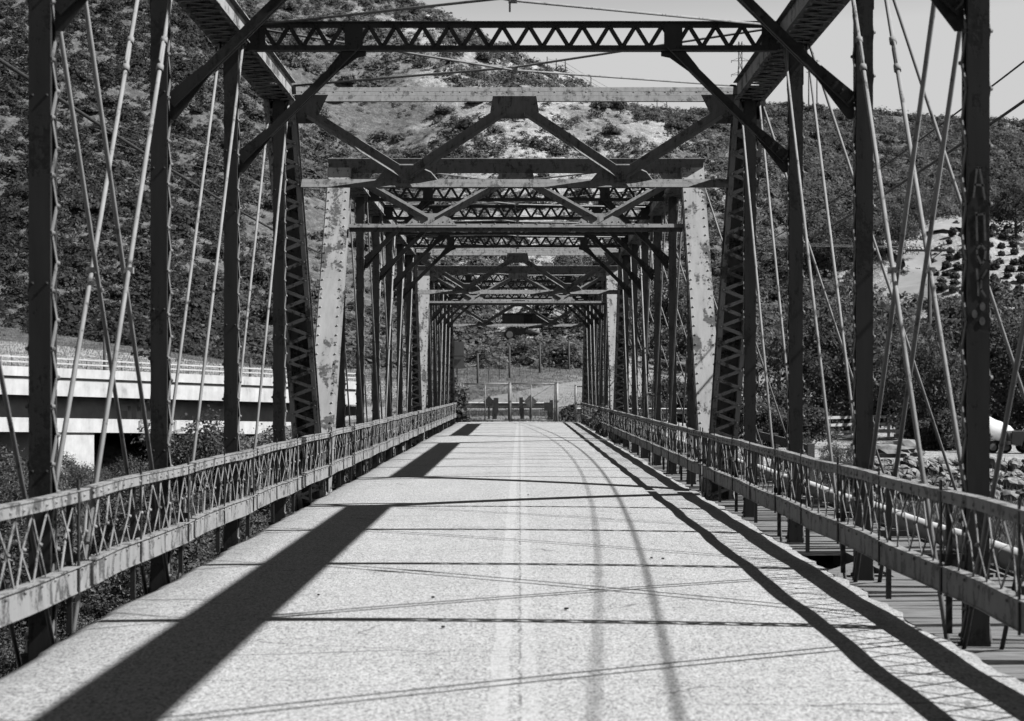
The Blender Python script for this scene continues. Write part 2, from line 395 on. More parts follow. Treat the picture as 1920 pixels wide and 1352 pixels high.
# ------------------------------------------------------------------ foliage
def clump_leaves(C, Rd, n, size, flat=.8, rs=rng, up=.0, shell=.45, mess=.6):
    """n leaf-sized quads in a ragged mound around every centre; returns verts, quads, tone"""
    M = len(C); C = np.repeat(C, n, 0); Rr = np.repeat(Rd, n)
    d = rs.normal(size=(M*n, 3)); d /= np.linalg.norm(d, axis=1)[:, None]; d[:, 2] = np.abs(d[:, 2])*(1-up)+d[:, 2]*up
    rad = shell+(1-shell)*rs.random(M*n)**.6
    lump = 1+.28*np.sin(d[:, 0]*4+np.repeat(rs.random(M)*6, n))*np.cos(d[:, 1]*5+np.repeat(rs.random(M)*6, n))
    P = C+d*(Rr*rad*lump)[:, None]*np.array([1, 1, flat])
    a = rs.normal(size=(M*n, 3)); a /= np.linalg.norm(a, axis=1)[:, None]
    nn = d*.8+rs.normal(size=(M*n, 3))*mess+np.array([0, 0, .3]); a = np.cross(nn, a); a /= np.linalg.norm(a, axis=1)[:, None]+1e-9
    bb = np.cross(nn, a); bb /= np.linalg.norm(bb, axis=1)[:, None]+1e-9
    s = (np.repeat(size, n) if np.ndim(size) else size)*(.6+.8*rs.random(M*n))
    a *= (s*.5)[:, None]; bb *= (s*.85)[:, None]*(.5+.6*rs.random(M*n))[:, None]
    V = np.stack([P-a*.5-bb, P+a-bb*.1, P+a*.3+bb, P-a-bb*-.2], 1).reshape(-1, 3)
    Q = np.arange(len(V)).reshape(-1, 4)
    tone = np.clip(np.repeat(rs.random(M), n)*.55+rs.random(M*n)*.45, 0, 1)
    return V, Q, tone

# chaparral covering the hills
Nc = 60000
Yc = np.sqrt(rng.uniform(158**2, 375**2, Nc)); uc = rng.uniform(-.29, .29, Nc); Xc = uc*Yc; pxc = PX0+F*uc
Zc = terrain(Xc, Yc); pyc = PY0-(Zc-EYE)/Yc*F
dens = fbm(Xc/7, Yc/7, 3, 4)*.55+fbm(Xc/24, Yc/24, 1, 3)*.25+rng.random(Nc)*.22
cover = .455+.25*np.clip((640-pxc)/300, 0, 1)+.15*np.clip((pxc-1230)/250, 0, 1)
keep = (dens < cover) | (rng.random(Nc) < .17)
keep &= ~((pxc < 560) & (pyc > 612+pxc*.15) & (rng.random(Nc) > .02)) & ~((pxc >= 560) & (pxc < 1120) & (pyc > 692))
keep &= ~((pxc > 1640+np.clip(500-pyc, -40, 60)*.6) & (pyc > 412) & (pyc < 560) & (rng.random(Nc) > .03))
keep &= ~((pxc >= 1120) & (Yc < 176))
Xc, Yc, Zc, pxc = Xc[keep], Yc[keep], Zc[keep], pxc[keep]
Rc = .22+.95*rng.random(len(Xc))**3.2+.34*fbm(Xc/18, Yc/18, 2, 3)
small = ~(dens < cover)[keep]; Rc = np.where(small, .2+.35*rng.random(len(Xc)), Rc)
V, Q, tone = clump_leaves(np.stack([Xc, Yc, Zc-.1], -1), Rc, 74, Rc*.26, 1.0, mess=.34)
tone = tone*np.repeat(1-.8*np.clip((620-pxc)/300, 0, 1)-.15*np.clip((pxc-1280)/200, 0, 1), 74)  # leaves darker leftward: dark scrub, plus dimmer light and lens falloff put into tone
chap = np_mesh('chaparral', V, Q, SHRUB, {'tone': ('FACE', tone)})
tag(chap, 'grey scrub bushes covering the hillsides above the valley road', 'scrub', kind='stuff')

# the larger bushes one can tell apart on the slopes
def hill_bush(seed):
    rs = np.random.default_rng(seed); n = 9; a = rs.random(n)*6.283; r = .55*np.sqrt(rs.random(n))
    C = np.stack([np.cos(a)*r, np.sin(a)*r, .25+.45*rs.random(n)*(1-r)], -1)
    V, Q, tone = clump_leaves(C, .34+.2*rs.random(n), 90, .16, 1.0, rs, .6, .35, mess=.4)
    return np_mesh('hill_bush', V, Q, SHRUB, {'tone': ('FACE', tone*.8)})
hb_ = [hill_bush(900+k) for k in range(5)]; cnt = 0; hr_ = random.Random(44)
while cnt < 260:
    y = math.sqrt(hr_.uniform(186**2, 350**2)); px = hr_.uniform(150, 1640); x = (px-PX0)/F*y; z = tz(x, y); py = PY0-(z-EYE)/y*F
    if py > 610 or fbm(np.array([x/9]), np.array([y/9]), 2, 3)[0] > .54: continue
    o = hb_[cnt] if cnt < 5 else dup_mesh(hb_[cnt % 5]); s_ = hr_.uniform(.8, 1.75)*(1.15 if hr_.random() < .2 else 1)
    o.location = (x, y, z-.15); o.scale = (s_*hr_.uniform(.9, 1.25), s_, s_*hr_.uniform(.85, 1.1)); o.rotation_euler = (0, 0, hr_.uniform(0, 6.28)); cnt += 1
    tag(o, 'rounded grey bush standing clear of the scrub on the hillside', 'bush', 'bushes scattered over the hillsides')

def blades(X, Y, h, wd, name, mat, label, cat):
    n = len(X); Zb = terrain(X, Y); P = np.stack([X, Y, Zb-.03], -1)
    a = rng.random(n)*6.283; dx = np.stack([np.cos(a), np.sin(a), 0*a], -1)*wd[:, None]
    tip = P+np.stack([rng.normal(size=n)*.35*h, rng.normal(size=n)*.35*h, h], -1)
    V = np.stack([P-dx, P+dx, tip], 1).reshape(-1, 3); Q = np.arange(3*n).reshape(-1, 3)
    o = np_mesh(name, V, Q, mat, {'tone': ('FACE', rng.random(n)*.6+.4*fbm(X/3, Y/3, 1, 3))})
    return tag(o, label, cat, kind='stuff')
n = 90000
Yg = rng.uniform(14, 92, n); side = rng.random(n) < .5
Xg = np.where(side, 3.4+rng.random(n)*(Yg*.26), -3.8-rng.random(n)*(Yg*.27))
blades(Xg, Yg, .15+.35*rng.random(n), .006+Yg*.0004, 'river_grass', GRASS, 'dry grass over the riverbed on both sides of the bridge', 'grass')
n = 120000
Yg = rng.uniform(122, 186, n); Xg = rng.uniform(-.27, .05, n)*Yg
blades(Xg, Yg, .06+.13*rng.random(n), np.full(n, .022), 'slope_grass', leafy('pale_straw', .12, .30), 'pale dry grass on the slope behind the highway', 'grass')

n = 40000
Yg = rng.uniform(106.5, 150, n); Xg = rng.uniform(-.035, .06, n)*Yg; kk = (fbm(Xg/2.2, Yg/4, 2, 4) > .47) & (np.abs(Xg+.5) > 0)
blades(Xg[kk], Yg[kk], .05+.22*rng.random(kk.sum())**2, np.full(kk.sum(), .02), 'verge_weeds', GRASS, 'weedy dry verge on the ground behind the gate', 'weeds')
def bush_mesh(name, seed, n_cl, n_lf, leaf, h, wd, twig=True):
    rs = np.random.default_rng(seed)
    a = rs.random(n_cl)*6.283; rr = wd*np.sqrt(rs.random(n_cl))*.75; zz = h*(.15+.75*rs.random(n_cl))*(1-.45*(rr/wd)**2)
    C = np.stack([np.cos(a)*rr, np.sin(a)*rr, zz], -1)
    return (C,)+clump_leaves(C, np.full(n_cl, wd*.34)*(.6+.7*rs.random(n_cl)), n_lf, leaf, .9, rs, 1.0, .2)
def make_bush(name, seed, n_cl, n_lf, leaf, h, wd, mat, stems=9):
    C, V, Q, tone = bush_mesh(name, seed, n_cl, n_lf, leaf, h, wd)
    o = np_mesh(name, V, Q, mat, {'tone': ('FACE', tone)})
    mb = MB()
    for k in range(min(stems, len(C))):
        c = Vector(C[k]); mb.tube([(c.x*.1, c.y*.1, -.2), (c.x*.5, c.y*.5, c.z*.55), c], [.035*h/2, .02*h/2, .008], 5)
    mb.obj('stems', TWIG, o)
    return o
def make_tree(seed, h, wd, mat, leaf=.26, n_cl=46, n_lf=110, low=.25, trunk_r=.22, droop=0):
    """tapered trunk with limbs as the thing's mesh, its crown as a child"""
    rs = np.random.default_rng(seed); mb = MB(); C = []
    lean = rs.normal(size=2)*.05*h
    top = Vector((lean[0], lean[1], h*.78))
    mb.tube([(0, 0, -.4), (lean[0]*.2, lean[1]*.2, h*.2), (lean[0]*.6, lean[1]*.6, h*.5), top], [trunk_r*1.25, trunk_r, trunk_r*.6, trunk_r*.15], 8)
    for k in range(12):
        z0 = h*(low+.5*rs.random()); a = rs.random()*6.283; ln = wd*(.35+.3*rs.random())
        p0 = Vector((lean[0]*z0/h, lean[1]*z0/h, z0)); p2 = p0+Vector((math.cos(a)*ln, math.sin(a)*ln, h*(.08+.18*rs.random())))
        mid = (p0+p2)/2+Vector((0, 0, h*.02)); mb.tube([p0, mid, p2], [trunk_r*.45, trunk_r*.28, trunk_r*.07], 5)
        for q in range(3):
            b = p2+Vector(rs.normal(size=3))*wd*.12; mb.tube([mid.lerp(p2, .6), b], [trunk_r*.14, trunk_r*.04], 4)
        C.append(p2)
    while len(C) < n_cl:
        d = rs.normal(size=3); d /= np.linalg.norm(d); rad = rs.random()**.45
        zc = h*(low+(1-low)*.55); p = Vector((d[0]*wd*.46*rad, d[1]*wd*.46*rad, zc+d[2]*h*(1-low)*.47*rad))
        C.append(p)
    C = np.array([tuple(c) for c in C]); rad = wd*.13*(.55+.9*rs.random(len(C)))
    V, Q, tone = clump_leaves(C, rad, n_lf, leaf, .85, rs, 1.0, .15)
    if droop:
        V[:, 2] -= 0
    t = mb.obj('tree', BARK); cr = np_mesh('crown', V, Q, mat, {'tone': ('FACE', tone)}, parent=t)
    return t

# ------------------------------------------------------------------ the truss bridge
P = 4.8; HW = 3.245; XC = -.075; ZT = 5.78; ZB = -.42; NP = 7; LS = NP*P
DIR = Vector((0, P, ZT-ZB)).normalized(); NRM = Vector((0, -DIR.z, DIR.y))      # end post slope and its outward normal

def post_mesh():
    mb = MB(); lc = (MB(), MB()); h0, h1 = -.5, ZT-.1; L = h1-h0
    for s in (-1, 1):
        mb.box((0, s*.10, (h0+h1)/2), (.15, .009, L))                 # channel web
        for x in (-1, 1): mb.box((x*.0715, s*.0735, (h0+h1)/2), (.008, .043, L))
    for x in (-1, 1):
        k = 0; z = -.05
        while z < h1-.55:
            y0, y1 = (-.078, .078) if k % 2 == 0 else (.078, -.078)
            lc[x > 0].bar((x*.0805, y0, z), (x*.0805, y1, z+.2), .046, .009, (1, 0, 0))
            lc[x > 0].rivet((x*.085, y0, z), (x, 0, 0), .02, .018)
            k += 1; z += .2
        for zc, hh in ((-.28, .42), (h1-.3, .44)): mb.box((x*.0805, 0, zc), (.009, .2, hh))
        for zz in (.05, .25, 1.1, 2.4, 3.7, 4.4): mb.rivet((x*.05, -.1045, zz), (0, -1, 0), .013, .01)
    return mb, lc
def box_member(a, b, up, wd=.37, dp=.27, cover=True):
    """riveted box: two webs, cover plate on the 'up' side, lacing on the other"""
    mb = MB(); a, b, up = Vector(a), Vector(b), Vector(up).normalized(); d = (b-a).normalized(); x = d.cross(up); L = (b-a).length
    for s in (-1, 1):
        o = x*s*(wd/2-.035); mb.bar(a+o, b+o, .012, dp, up)
        for e in (-1, 1):
            q = x*s*(wd/2+.0)+up*e*(dp/2-.006*1); mb.bar(a+q-x*s*.0, b+q, .058, .011, up)
    if cover: mb.bar(a+up*(dp/2+.007), b+up*(dp/2+.007), wd+.02, .012, up)
    n = int(L/.17); under = -up*(dp/2+.006)
    for k in range(n):
        s = 1 if k % 2 else -1; t0, t1 = .1+k*(L-.2)/n, .1+(k+1)*(L-.2)/n
        mb.bar(a+d*t0+x*s*(wd/2-.01)+under, a+d*t1-x*s*(wd/2-.01)+under, .055, .01, up)
        mb.rivet(a+d*t0+x*s*(wd/2-.01)+under*1.03, -up, .018, .012)
    if cover:
        for k in range(int(L/.21)):
            for s in (-1, 1): mb.rivet(a+d*(.12+k*.21)+x*s*(wd/2-.03)+up*(dp/2+.013), up, .024, .019)
    return mb
def plate_rivets(mb, pts, nrm):
    for p in pts: mb.rivet(p, nrm, .018, .014)

def angle(mb, p0, p1, u, leg_u, v, leg_v, t=.011):
    """L section: one leg along u, one along v, joined on the line p0-p1"""
    p0, p1, u, v = Vector(p0), Vector(p1), Vector(u).normalized(), Vector(v).normalized()
    mb.bar(p0+u*leg_u/2, p1+u*leg_u/2, t, leg_u, u)
    mb.bar(p0+v*(leg_v/2+t/2), p1+v*(leg_v/2+t/2), t, leg_v, v)

def lower_pt(x, off=0):                                               # on the near portal plane, at the lower strut
    s = (ZT-4.64)/DIR.z; q = Vector((x, P, ZT))-DIR*s+NRM*off; return q
def upper_pt(x, off=0, dn=0): return Vector((x, P, ZT))-DIR*(dn)+NRM*off

def portal_parts(span, flip):
    """struts and diagonals of one portal; flip = the far end, turned about the span's middle"""
    loc, rz = ((0, LS, 0), math.pi) if flip else ((0, 0, 0), 0)
    out = []
    mb = MB()                                                          # top strut
    for o in (.205, .325): mb.bar(upper_pt(-HW-.2, o, .17), upper_pt(HW+.2, o, .17), .014, .113, NRM)
    mb.bar(upper_pt(-HW+.2, .07, .17), upper_pt(HW-.2, .07, .17), .014, .15, NRM)
    for k in range(30): mb.rivet(upper_pt(-3.2+k*.22, .24, .162), -DIR if False else DIR, .016, .012)
    c = upper_pt(0, .0, .28); mb.prism([c+Vector((-.3, 0, 0))+DIR*.2, c+Vector((.3, 0, 0))+DIR*.2, c+Vector((.34, 0, 0))-DIR*.06, c+Vector((.2, 0, 0))-DIR*.16, c+Vector((-.2, 0, 0))-DIR*.16, c+Vector((-.34, 0, 0))-DIR*.06], NRM, .014)
    for s in (-1, 1):
        c = upper_pt(s*(HW-.35), .0, .3); mb.prism([c+Vector((-s*.32, 0, 0))+DIR*.24, c+Vector((s*.2, 0, 0))+DIR*.24, c+Vector((s*.2, 0, 0))-DIR*.22, c+Vector((-s*.1, 0, 0))-DIR*.22], NRM, .014)
        plate_rivets(mb, [c+Vector((s*.1, 0, 0))+DIR*d+NRM*.008 for d in (-.15, -.05, .05, .15)], NRM)
    out.append(mb.obj('portal_top_strut', LACE))
    mb = MB()                                                          # lower strut: two angles back to back
    e = HW-.22
    mb.bar(lower_pt(-e)-DIR*.045, lower_pt(e)-DIR*.045, .08, .012, NRM)
    for o in (-.155, -.05): mb.bar(lower_pt(-e, o), lower_pt(e, o), .014, .1, NRM)
    for s in (-1, 1):
        c = lower_pt(s*1.53); mb.prism([c+Vector((-.46, 0, 0))-DIR*.04, c+Vector((.46, 0, 0))-DIR*.04, c+Vector((.34, 0, 0))+DIR*.13, c+Vector((.1, 0, 0))+DIR*.25, c+Vector((-.1, 0, 0))+DIR*.25, c+Vector((-.34, 0, 0))+DIR*.13], NRM, .03)
        for q in (-.34, -.22, .22, .34):
            for sg in (-1, 1): mb.rivet(c+Vector((q, 0, 0))+DIR*.04+NRM*.017*sg, NRM*sg, .018, .014)
    for k in range(24): mb.rivet(lower_pt(-e+.12+k*(2*e-.24)/23)+NRM*.008, NRM, .016, .012)
    out.append(mb.obj('portal_lower_strut', LACE))
    for s in (-1, 1):
        a, b = lower_pt(s*1.5)+DIR*.12, upper_pt(s*.16, 0, .3)
        c, d = lower_pt(s*1.56)+DIR*.12, upper_pt(s*2.86, 0, .34)
        for p0, p1 in ((a, b), (c, d)):
            dd = (p1-p0).normalized(); lo = NRM.cross(dd); lo = lo if lo.dot(DIR) > 0 else -lo
            mb = MB(); angle(mb, p0-lo*.05, p1-lo*.05, lo, .115, -NRM, .09)
            mb.bar(p0-lo*.05+NRM*.05, p1-lo*.05+NRM*.05, .09, .011, lo)
            out.append(mb.obj('portal_diagonal', LACE))
    for o in out: o.parent = span; o.location = loc; o.rotation_euler = (0, 0, rz)
    return out

def rod(p0, p1, r=.021): mb = MB(); mb.tube([p0, p1], r, 8); return mb
def turnbuckle(mb, p0, p1, t, ln=.34):
    p0, p1 = Vector(p0), Vector(p1); d = (p1-p0).normalized(); c = p0.lerp(p1, t); x = Vector((1, 0, 0)); y = d.cross(x)
    for s in (-1, 1):
        mb.tube([c-d*ln/2, c-d*ln*.32+y*s*.042, c+d*ln*.32+y*s*.042, c+d*ln/2], .014, 6)
    for s in (-1, 1): mb.tube([c+d*s*ln*.42, c+d*s*ln*.62], .033, 8)

def rail_wave(y, seed):
    return .012*math.sin(2*math.pi*y/P+seed)+.006*math.sin(2*math.pi*y/2.1+seed*2.3), .005*math.sin(2*math.pi*y/P+1.7+seed)
def railing(span, x, side, seed):
    """one parapet: lattice of crossed bars with a top angle and a deep bottom plate"""
    rr = random.Random(seed); mb = MB(); zt, zb = .90, .43; s = P/11; n = int(LS/s)
    for k in range(n):
        for sg in (1, -1):
            if rr.random() < (.035 if side > 0 else .015): continue
            y0, y1 = k*s, (k+1)*s
            if sg < 0: y0, y1 = y1, y0
            j = lambda a: rr.uniform(-a, a)
            big = .09 if rr.random() < .12 else .018
            q0 = Vector((x+sg*.006+rail_wave(y0, seed)[0], y0+j(.012), zb)); q2 = Vector((x+sg*.006+rail_wave(y1, seed)[0], y1+j(.012), zt))
            q1 = (q0+q2)/2+Vector((j(.03), j(big), j(big*.4)))
            mb.bar(q0, q1, .007, .022, (0, 1, .3)); mb.bar(q1, q2, .007, .022, (0, 1, .3))
            if sg > 0: mb.rivet(q1+Vector((-side*.008, 0, 0)), (-side, 0, 0), .016, .014)
    lat = mb.obj('railing', RAILP, span)
    def strip(parts):
        mb = MB(); st = .3; m = int(LS/st)
        for k in range(m):
            y0, y1 = k*st, (k+1)*st
            w0, h0 = rail_wave(y0, seed); w1, h1 = rail_wave(y1, seed)
            for dx, z, wx, hz in parts: mb.bar((x+dx+w0, y0, z+h0), (x+dx+w1, y1, z+h1), wx, hz)
        return mb
    mb = strip([(-side*.03, .925, .010, .075), (-side*.0, .967, .085, .010), (side*.03, .925, .010, .075)])
    k = 0
    while k*.31 < LS: mb.rivet((x-side*.036+rail_wave(k*.31, seed)[0], k*.31, .925), (-side, 0, 0), .014, .012); k += 1
    mb.obj('top_rail', RAILP, lat)
    mb = strip([(-side*.022, .352, .012, .185), (side*.0, .44, .085, .010), (side*.0, .262, .07, .010)])
    k = 0
    while k*.44 < LS: mb.rivet((x-side*.03+rail_wave(k*.44, seed)[0], k*.44, .41), (-side, 0, 0), .014, .012); k += 1
    mb.obj('bottom_rail', RAILP, lat)
    for k in range(0, NP*2+1):
        y = min(max(k*P/2, .1), LS-.1); mb = MB()
        wv = rail_wave(y, seed)[0]
        mb.box((x-side*.034+wv, y, .64), (.012, .055 if k % 2 == 0 else .03, .8)); mb.box((x+side*.03, y, .46), (.04, .04, .98))
        mb.bar((x-side*.034, y, .5), (x+side*.18, y, .5), .05, .05)
        mb.obj('rail_bracket', STEEL, lat)
    return lat

def build_span():
    sp = empty('truss_span'); NODES = range(1, NP)
    # posts at every panel point
    mb, lc = post_mesh(); o = mb.obj('post', STEEL, sp, (-HW, P, 0)); [q.obj('lacing', LACE, o) for q in lc]
    for k in NODES:
        for s in (-1, 1):
            if k == 1 and s < 0: continue
            again(o, (s*HW, k*P, 0), sp, math.pi if s > 0 else 0)
    # top chords
    o = box_member((0, P-.12, ZT), (0, LS-P+.12, ZT), (0, 0, 1)).obj('top_chord', COVER, sp, (-HW, 0, 0)); again(o, (HW, 0, 0), sp)
    # inclined end posts
    o = box_member((0, 0, ZB), (0, P, ZT), NRM).obj('end_post', COVER, sp, (-HW, 0, 0)); again(o, (HW, 0, 0), sp)
    again(o, (-HW, LS, 0), sp, math.pi); again(o, (HW, LS, 0), sp, math.pi)
    # bottom chords, floor beams, stringers
    mb = MB()
    for dx in (-.13, .13): mb.bar((dx, 0, ZB), (dx, LS, ZB), .022, .1)
    o = mb.obj('bottom_chord', STEEL, sp, (-HW, 0, 0)); again(o, (HW, 0, 0), sp)
    mb = MB(); x0, x1 = -HW-.15, HW+.12
    mb.box(((x0+x1)/2, 0, -.42), (x1-x0, .014, .5))
    for z in (-.66, -.18): mb.box(((x0+x1)/2, 0, z), (x1-x0, .16, .016))
    mb.box((HW+1.15, 0, -.30), (2.06, .014, .2))
    for z in (-.205, -.395): mb.box((HW+1.15, 0, z), (2.06, .13, .014))
    o = mb.obj('floor_beam', STEEL, sp, (0, .12, 0))
    for k in range(1, NP+1): again(o, (0, k*P-(.12 if k == NP else 0), 0), sp)
    mb = MB(); mb.box((0, LS/2, -.24), (.13, LS-.3, .2)); o = mb.obj('stringer', WOOD, sp, (HW+.5, 0, 0))
    for x in (HW+1.6, -2.4, -.8, .8, 2.4): again(o, (x, 0, -.0 if x > HW else .03), sp)
    # portals at both ends
    portal_parts(sp, False); portal_parts(sp, True)
    # sway struts with their knee braces
    mb = MB(); e = HW-.2; zt, zb = ZT+.11, ZT-.22
    for z, sg in ((zt, -1), (zb, 1)):
        mb.bar((-e, 0, z), (e, 0, z), .11, .012); mb.bar((-e, 0, z+sg*.035), (e, 0, z+sg*.035), .024, .06)
    pitch = .307; n = int(2*e/pitch*2)
    for k in range(n):
        xa, xb = -e+k*pitch/2, -e+(k+1)*pitch/2
        za, zbb = (zt-.04, zb+.04) if k % 2 else (zb+.04, zt-.04)
        mb.bar((xa, 0, za), (xb, 0, zbb), .05, .010, (0, 1, 0))
        if k % 2: mb.rivet((xa, -.02, zt-.035), (0, -1, 0), .02, .016)
    for x in (-1.84, 1.84, -e+.08, e-.08): mb.box((x, 0, (zt+zb)/2), (.21, .03, .30))
    o = mb.obj('sway_strut', STEEL, sp, (0, 2*P, 0))
    for k in (3, 4, 5): again(o, (0, k*P, 0), sp)
    mb = MB(); a, b = Vector((1.80, 0, zb+.06)), Vector((HW-.10, 0, 4.30)); d = (b-a).normalized(); up = Vector((0, 1, 0)).cross(d)
    up = up if up.z > 0 else -up
    for yy in (-.012, .012): angle(mb, a-up*.045+Vector((0, yy, 0)), b-up*.045+Vector((0, yy, 0)), up, .09, (0, -1 if yy < 0 else 1, 0), .05)
    mb.prism([(1.7, 0, zb+.02), (1.96, 0, zb+.02), a+d*.42+up*.05, a+d*.42-up*.05, a+d*.1-up*.1, (1.7, 0, zb-.06)], (0, 1, 0), .02)
    xe = HW-.085; ze = 4.30
    mb.prism([(xe, 0, ze+.11), (xe, 0, ze-.14), (xe-.06, 0, ze-.14), b-d*.46-up*.055, b-d*.46+up*.055], (0, 1, 0), .02)
    plate_rivets(mb, [b-d*q+up*w_-Vector((0, .012, 0)) for q in (.06, .16, .26, .36) for w_ in (-.02, .02)], (0, -1, 0))
    o = mb.obj('knee_brace', STEEL, sp, (0, 2*P, 0))
    for k in range(2, 6):
        for s in (1, -1):
            if not (k == 2 and s > 0): again(o, (0, k*P, 0), sp, 0 if s > 0 else math.pi)
    # top lateral rods, crossed in every panel and clamped in the middle
    mb = MB(); c = Vector((0, P/2, ZT-.08)); mb.tube([(-HW+.2, .05, ZT+.06), c, (HW-.2, P-.05, ZT+.06)], .015, 6)
    mb.box(c, (.09, .07, .05)); mb.tube([c+Vector((-.03, 0, 0)), c+Vector((-.03, 0, -.12))], .011, 5)
    mb2 = MB(); c2 = c+Vector((0, 0, .035)); mb2.tube([(HW-.2, .05, ZT+.06), c2, (-HW+.2, P-.05, ZT+.06)], .015, 6)
    for m_ in (mb, mb2):
        o = m_.obj('lateral_rod', RODM, sp, (0, P, 0))
        for k in range(2, 6): again(o, (0, k*P, 0), sp)
    # main diagonals: pairs straddling the posts, sloping down to the middle of the span
    top, bot = ZT-.12, ZB+.02
    a = rod((0, 0, top), (0, P, bot), .0165); b = rod((0, P, top), (0, 0, bot), .0165)
    oa = a.obj('diagonal_rod', RODM, sp, (-HW-.13, P, 0)); ob = b.obj('diagonal_rod', RODM, sp, (-HW-.13, 4*P, 0))
    for s in (-1, 1):
        for dx in (-.13, .13):
            for o, ks in ((oa, (1, 2)), (ob, (4, 5))):
                for k in ks:
                    if not (s < 0 and dx < 0 and k == ks[0]): again(o, (s*HW+dx, k*P, 0), sp)
    # counters crossing in the middle panel, with turnbuckles and clevises
    ca = rod((0, 0, top), (0, P, bot), .02); ca.tube([Vector((0, 0, top)), Vector((0, 0, top)).lerp(Vector((0, P, bot)), .09)], .036, 8)
    cb = rod((0, P, top), (0, 0, bot), .02); turnbuckle(cb, (0, P, top), (0, 0, bot), .17)
    cb.box(Vector((0, P, top)).lerp(Vector((0, 0, bot)), .5), (.08, .05, .05))
    oa = ca.obj('counter_rod', RODM, sp, (-HW-.11, 3*P, 0)); ob = cb.obj('counter_rod', RODM, sp, (-HW-.15, 3*P, 0))
    for s in (-1, 1):
        for dx in (-1, 1):
            if not (s < 0 and dx < 0):
                again(oa, (s*HW+dx*.11, 3*P, 0), sp); again(ob, (s*HW+dx*.15, 3*P, 0), sp)
    # stays down to the outrigger beams that carry the walkway and pipe
    o = rod((HW+.15, 0, ZT-.1), (HW+2.08, 0, -.2), .017).obj('outrigger_stay', RODM, sp, (0, P, 0))
    for k in range(2, 7): again(o, (0, k*P, 0), sp)
    # gusset plates at the bottom joints
    mb = MB()
    for s in (-1, 1): mb.prism([(s*.235, -.35, -.75), (s*.235, .75, -.75), (s*.235, .75, -.2), (s*.235, .28, .02), (s*.235, -.2, -.1)], (1, 0, 0), .012)
    for s in (-1, 1): plate_rivets(mb, [(s*.243, .6, z) for z in (-.65, -.5, -.35)]+[(s*.243, y, -.6) for y in (-.2, 0, .2, .4)], (s, 0, 0))
    o = mb.obj('shoe_plate', COVER, sp, (-HW, 0, 0)); again(o, (HW, 0, 0), sp)
    again(o, (-HW, LS, 0), sp, math.pi); again(o, (HW, LS, 0), sp, math.pi)
    railing(sp, -3.03, -1, 3); railing(sp, 3.03, 1, 8)
    return sp
YS = [.24, 34.14, 68.04]
span1 = build_span(); span1.location = (XC, YS[0], 0)
tag(span1, 'nearest riveted steel truss span with tallest posts and graffiti on one of them', 'bridge span', 'truss spans of the old road bridge')
span2 = dup(span1); span2.location = (XC, YS[1], 0)
tag(span2, 'middle steel truss span whose pale peeling inclined end posts stand just past the first portal')
span3 = dup(span1); span3.location = (XC, YS[2], 0)
tag(span3, 'farthest steel truss span, smallest in view and ending at the chain link gate')
# spray-painted letters on one post of the nearest span
def strokes(mb, segs, o, ux, uz, wd, th):
    o, ux, uz = Vector(o), Vector(ux), Vector(uz); nrm = ux.cross(uz)
    for seg in segs:
        for k in range(len(seg)-1):
            p0, p1 = o+ux*seg[k][0]+uz*seg[k][1], o+ux*seg[k+1][0]+uz*seg[k+1][1]
            d = (p1-p0).normalized()*wd*.35; mb.bar(p0-d, p1+d, wd, th, nrm)
LET = [[(-.042, .0), (-.012, .20), (.006, .20), (.036, -.02)], [(-.03, .085), (.03, .075)],                  # A
       [(-.026, -.11), (-.026, -.30)], [(-.03, -.125), (.028, -.12), (.03, -.30)],                          # n
       [(-.03, -.36), (0, -.33), (.032, -.37), (.02, -.44), (0, -.47), (-.03, -.40), (-.03, -.36)],         # o
       [(-.035, -.50), (-.03, -.58), (-.03, -.68)], [(.034, -.51), (-.005, -.57), (-.01, -.64), (.02, -.69)],  # r
       ]
mb = MB(); strokes(mb, LET, (HW+.005, 3*P-.1075, 3.0), (1, 0, .06), (-.03, 0, 1), .014, .002)
for x, z in ((.02, 2.24), (-.035, 2.19), (.018, 2.14)):
    mb.prism([(HW+.005+x+.02*math.cos(a), 3*P-.1075, z+.03*math.sin(a)) for a in [k*math.pi/5 for k in range(10)]], (0, 1, 0), .002)
mb.obj('graffiti', SPRAY, span1)

# road deck of the bridge
def road_sheet():
    mb = MB(); rr = random.Random(5); Ys = np.concatenate([np.arange(-8, 40, .22), np.arange(40, 103, .6)])
    xl, xr, top, low = -3.09, 2.86, [], []
    prev = None; jl = jr = 0
    for y in Ys:
        jl = .7*jl+rr.uniform(-.025, .025); jr = .55*jr+rr.uniform(-.05, .035)
        ring = [(xl+jl-.02, y, -.13), (xl+jl, y, -.03), (xl+jl+.10, y, 0)]+[(x, y, .025*(1-(x/3)**2)) for x in (-2, -1, 0, 1, 2)]+[(xr+jr-.16, y, 0), (xr+jr, y, -.004), (xr+jr+.01, y, -.13)]
        i = len(mb.v); mb.v += ring; n = len(ring)
        if prev is not None:
            for k in range(n-1): mb.f.append((prev+k, prev+k+1, i+k+1, i+k)); mb.sm.append(True)
            mb.f.append((prev+n-1, prev, i, i+n-1)); mb.sm.append(False)
        prev = i
    return mb
tag(road_sheet().obj('road', ASPHALT), kind='structure')
# small debris on the road
for k, (px, py) in enumerate(((597, 1122), (812, 1128), (1222, 1052), (1243, 1053), (830, 1185), (1062, 1150), (990, 932))):
    Y = F*EYE/(py-PY0); X = (px-PX0)/F*Y; mb = MB()
    mb.prism([(.018*math.cos(a)*rnd.uniform(.5, 1), .025*math.sin(a)*rnd.uniform(.5, 1), .012) for a in [q*math.pi/3 for q in range(6)]], (.1, .2, 1), .012)
    o = mb.obj('pebble', DARK, None, (X, Y, .025*(1-(X/3)**2)))
    tag(o, 'small dark chip of gravel lying on the sunlit road', 'pebble', 'gravel chips on the road')

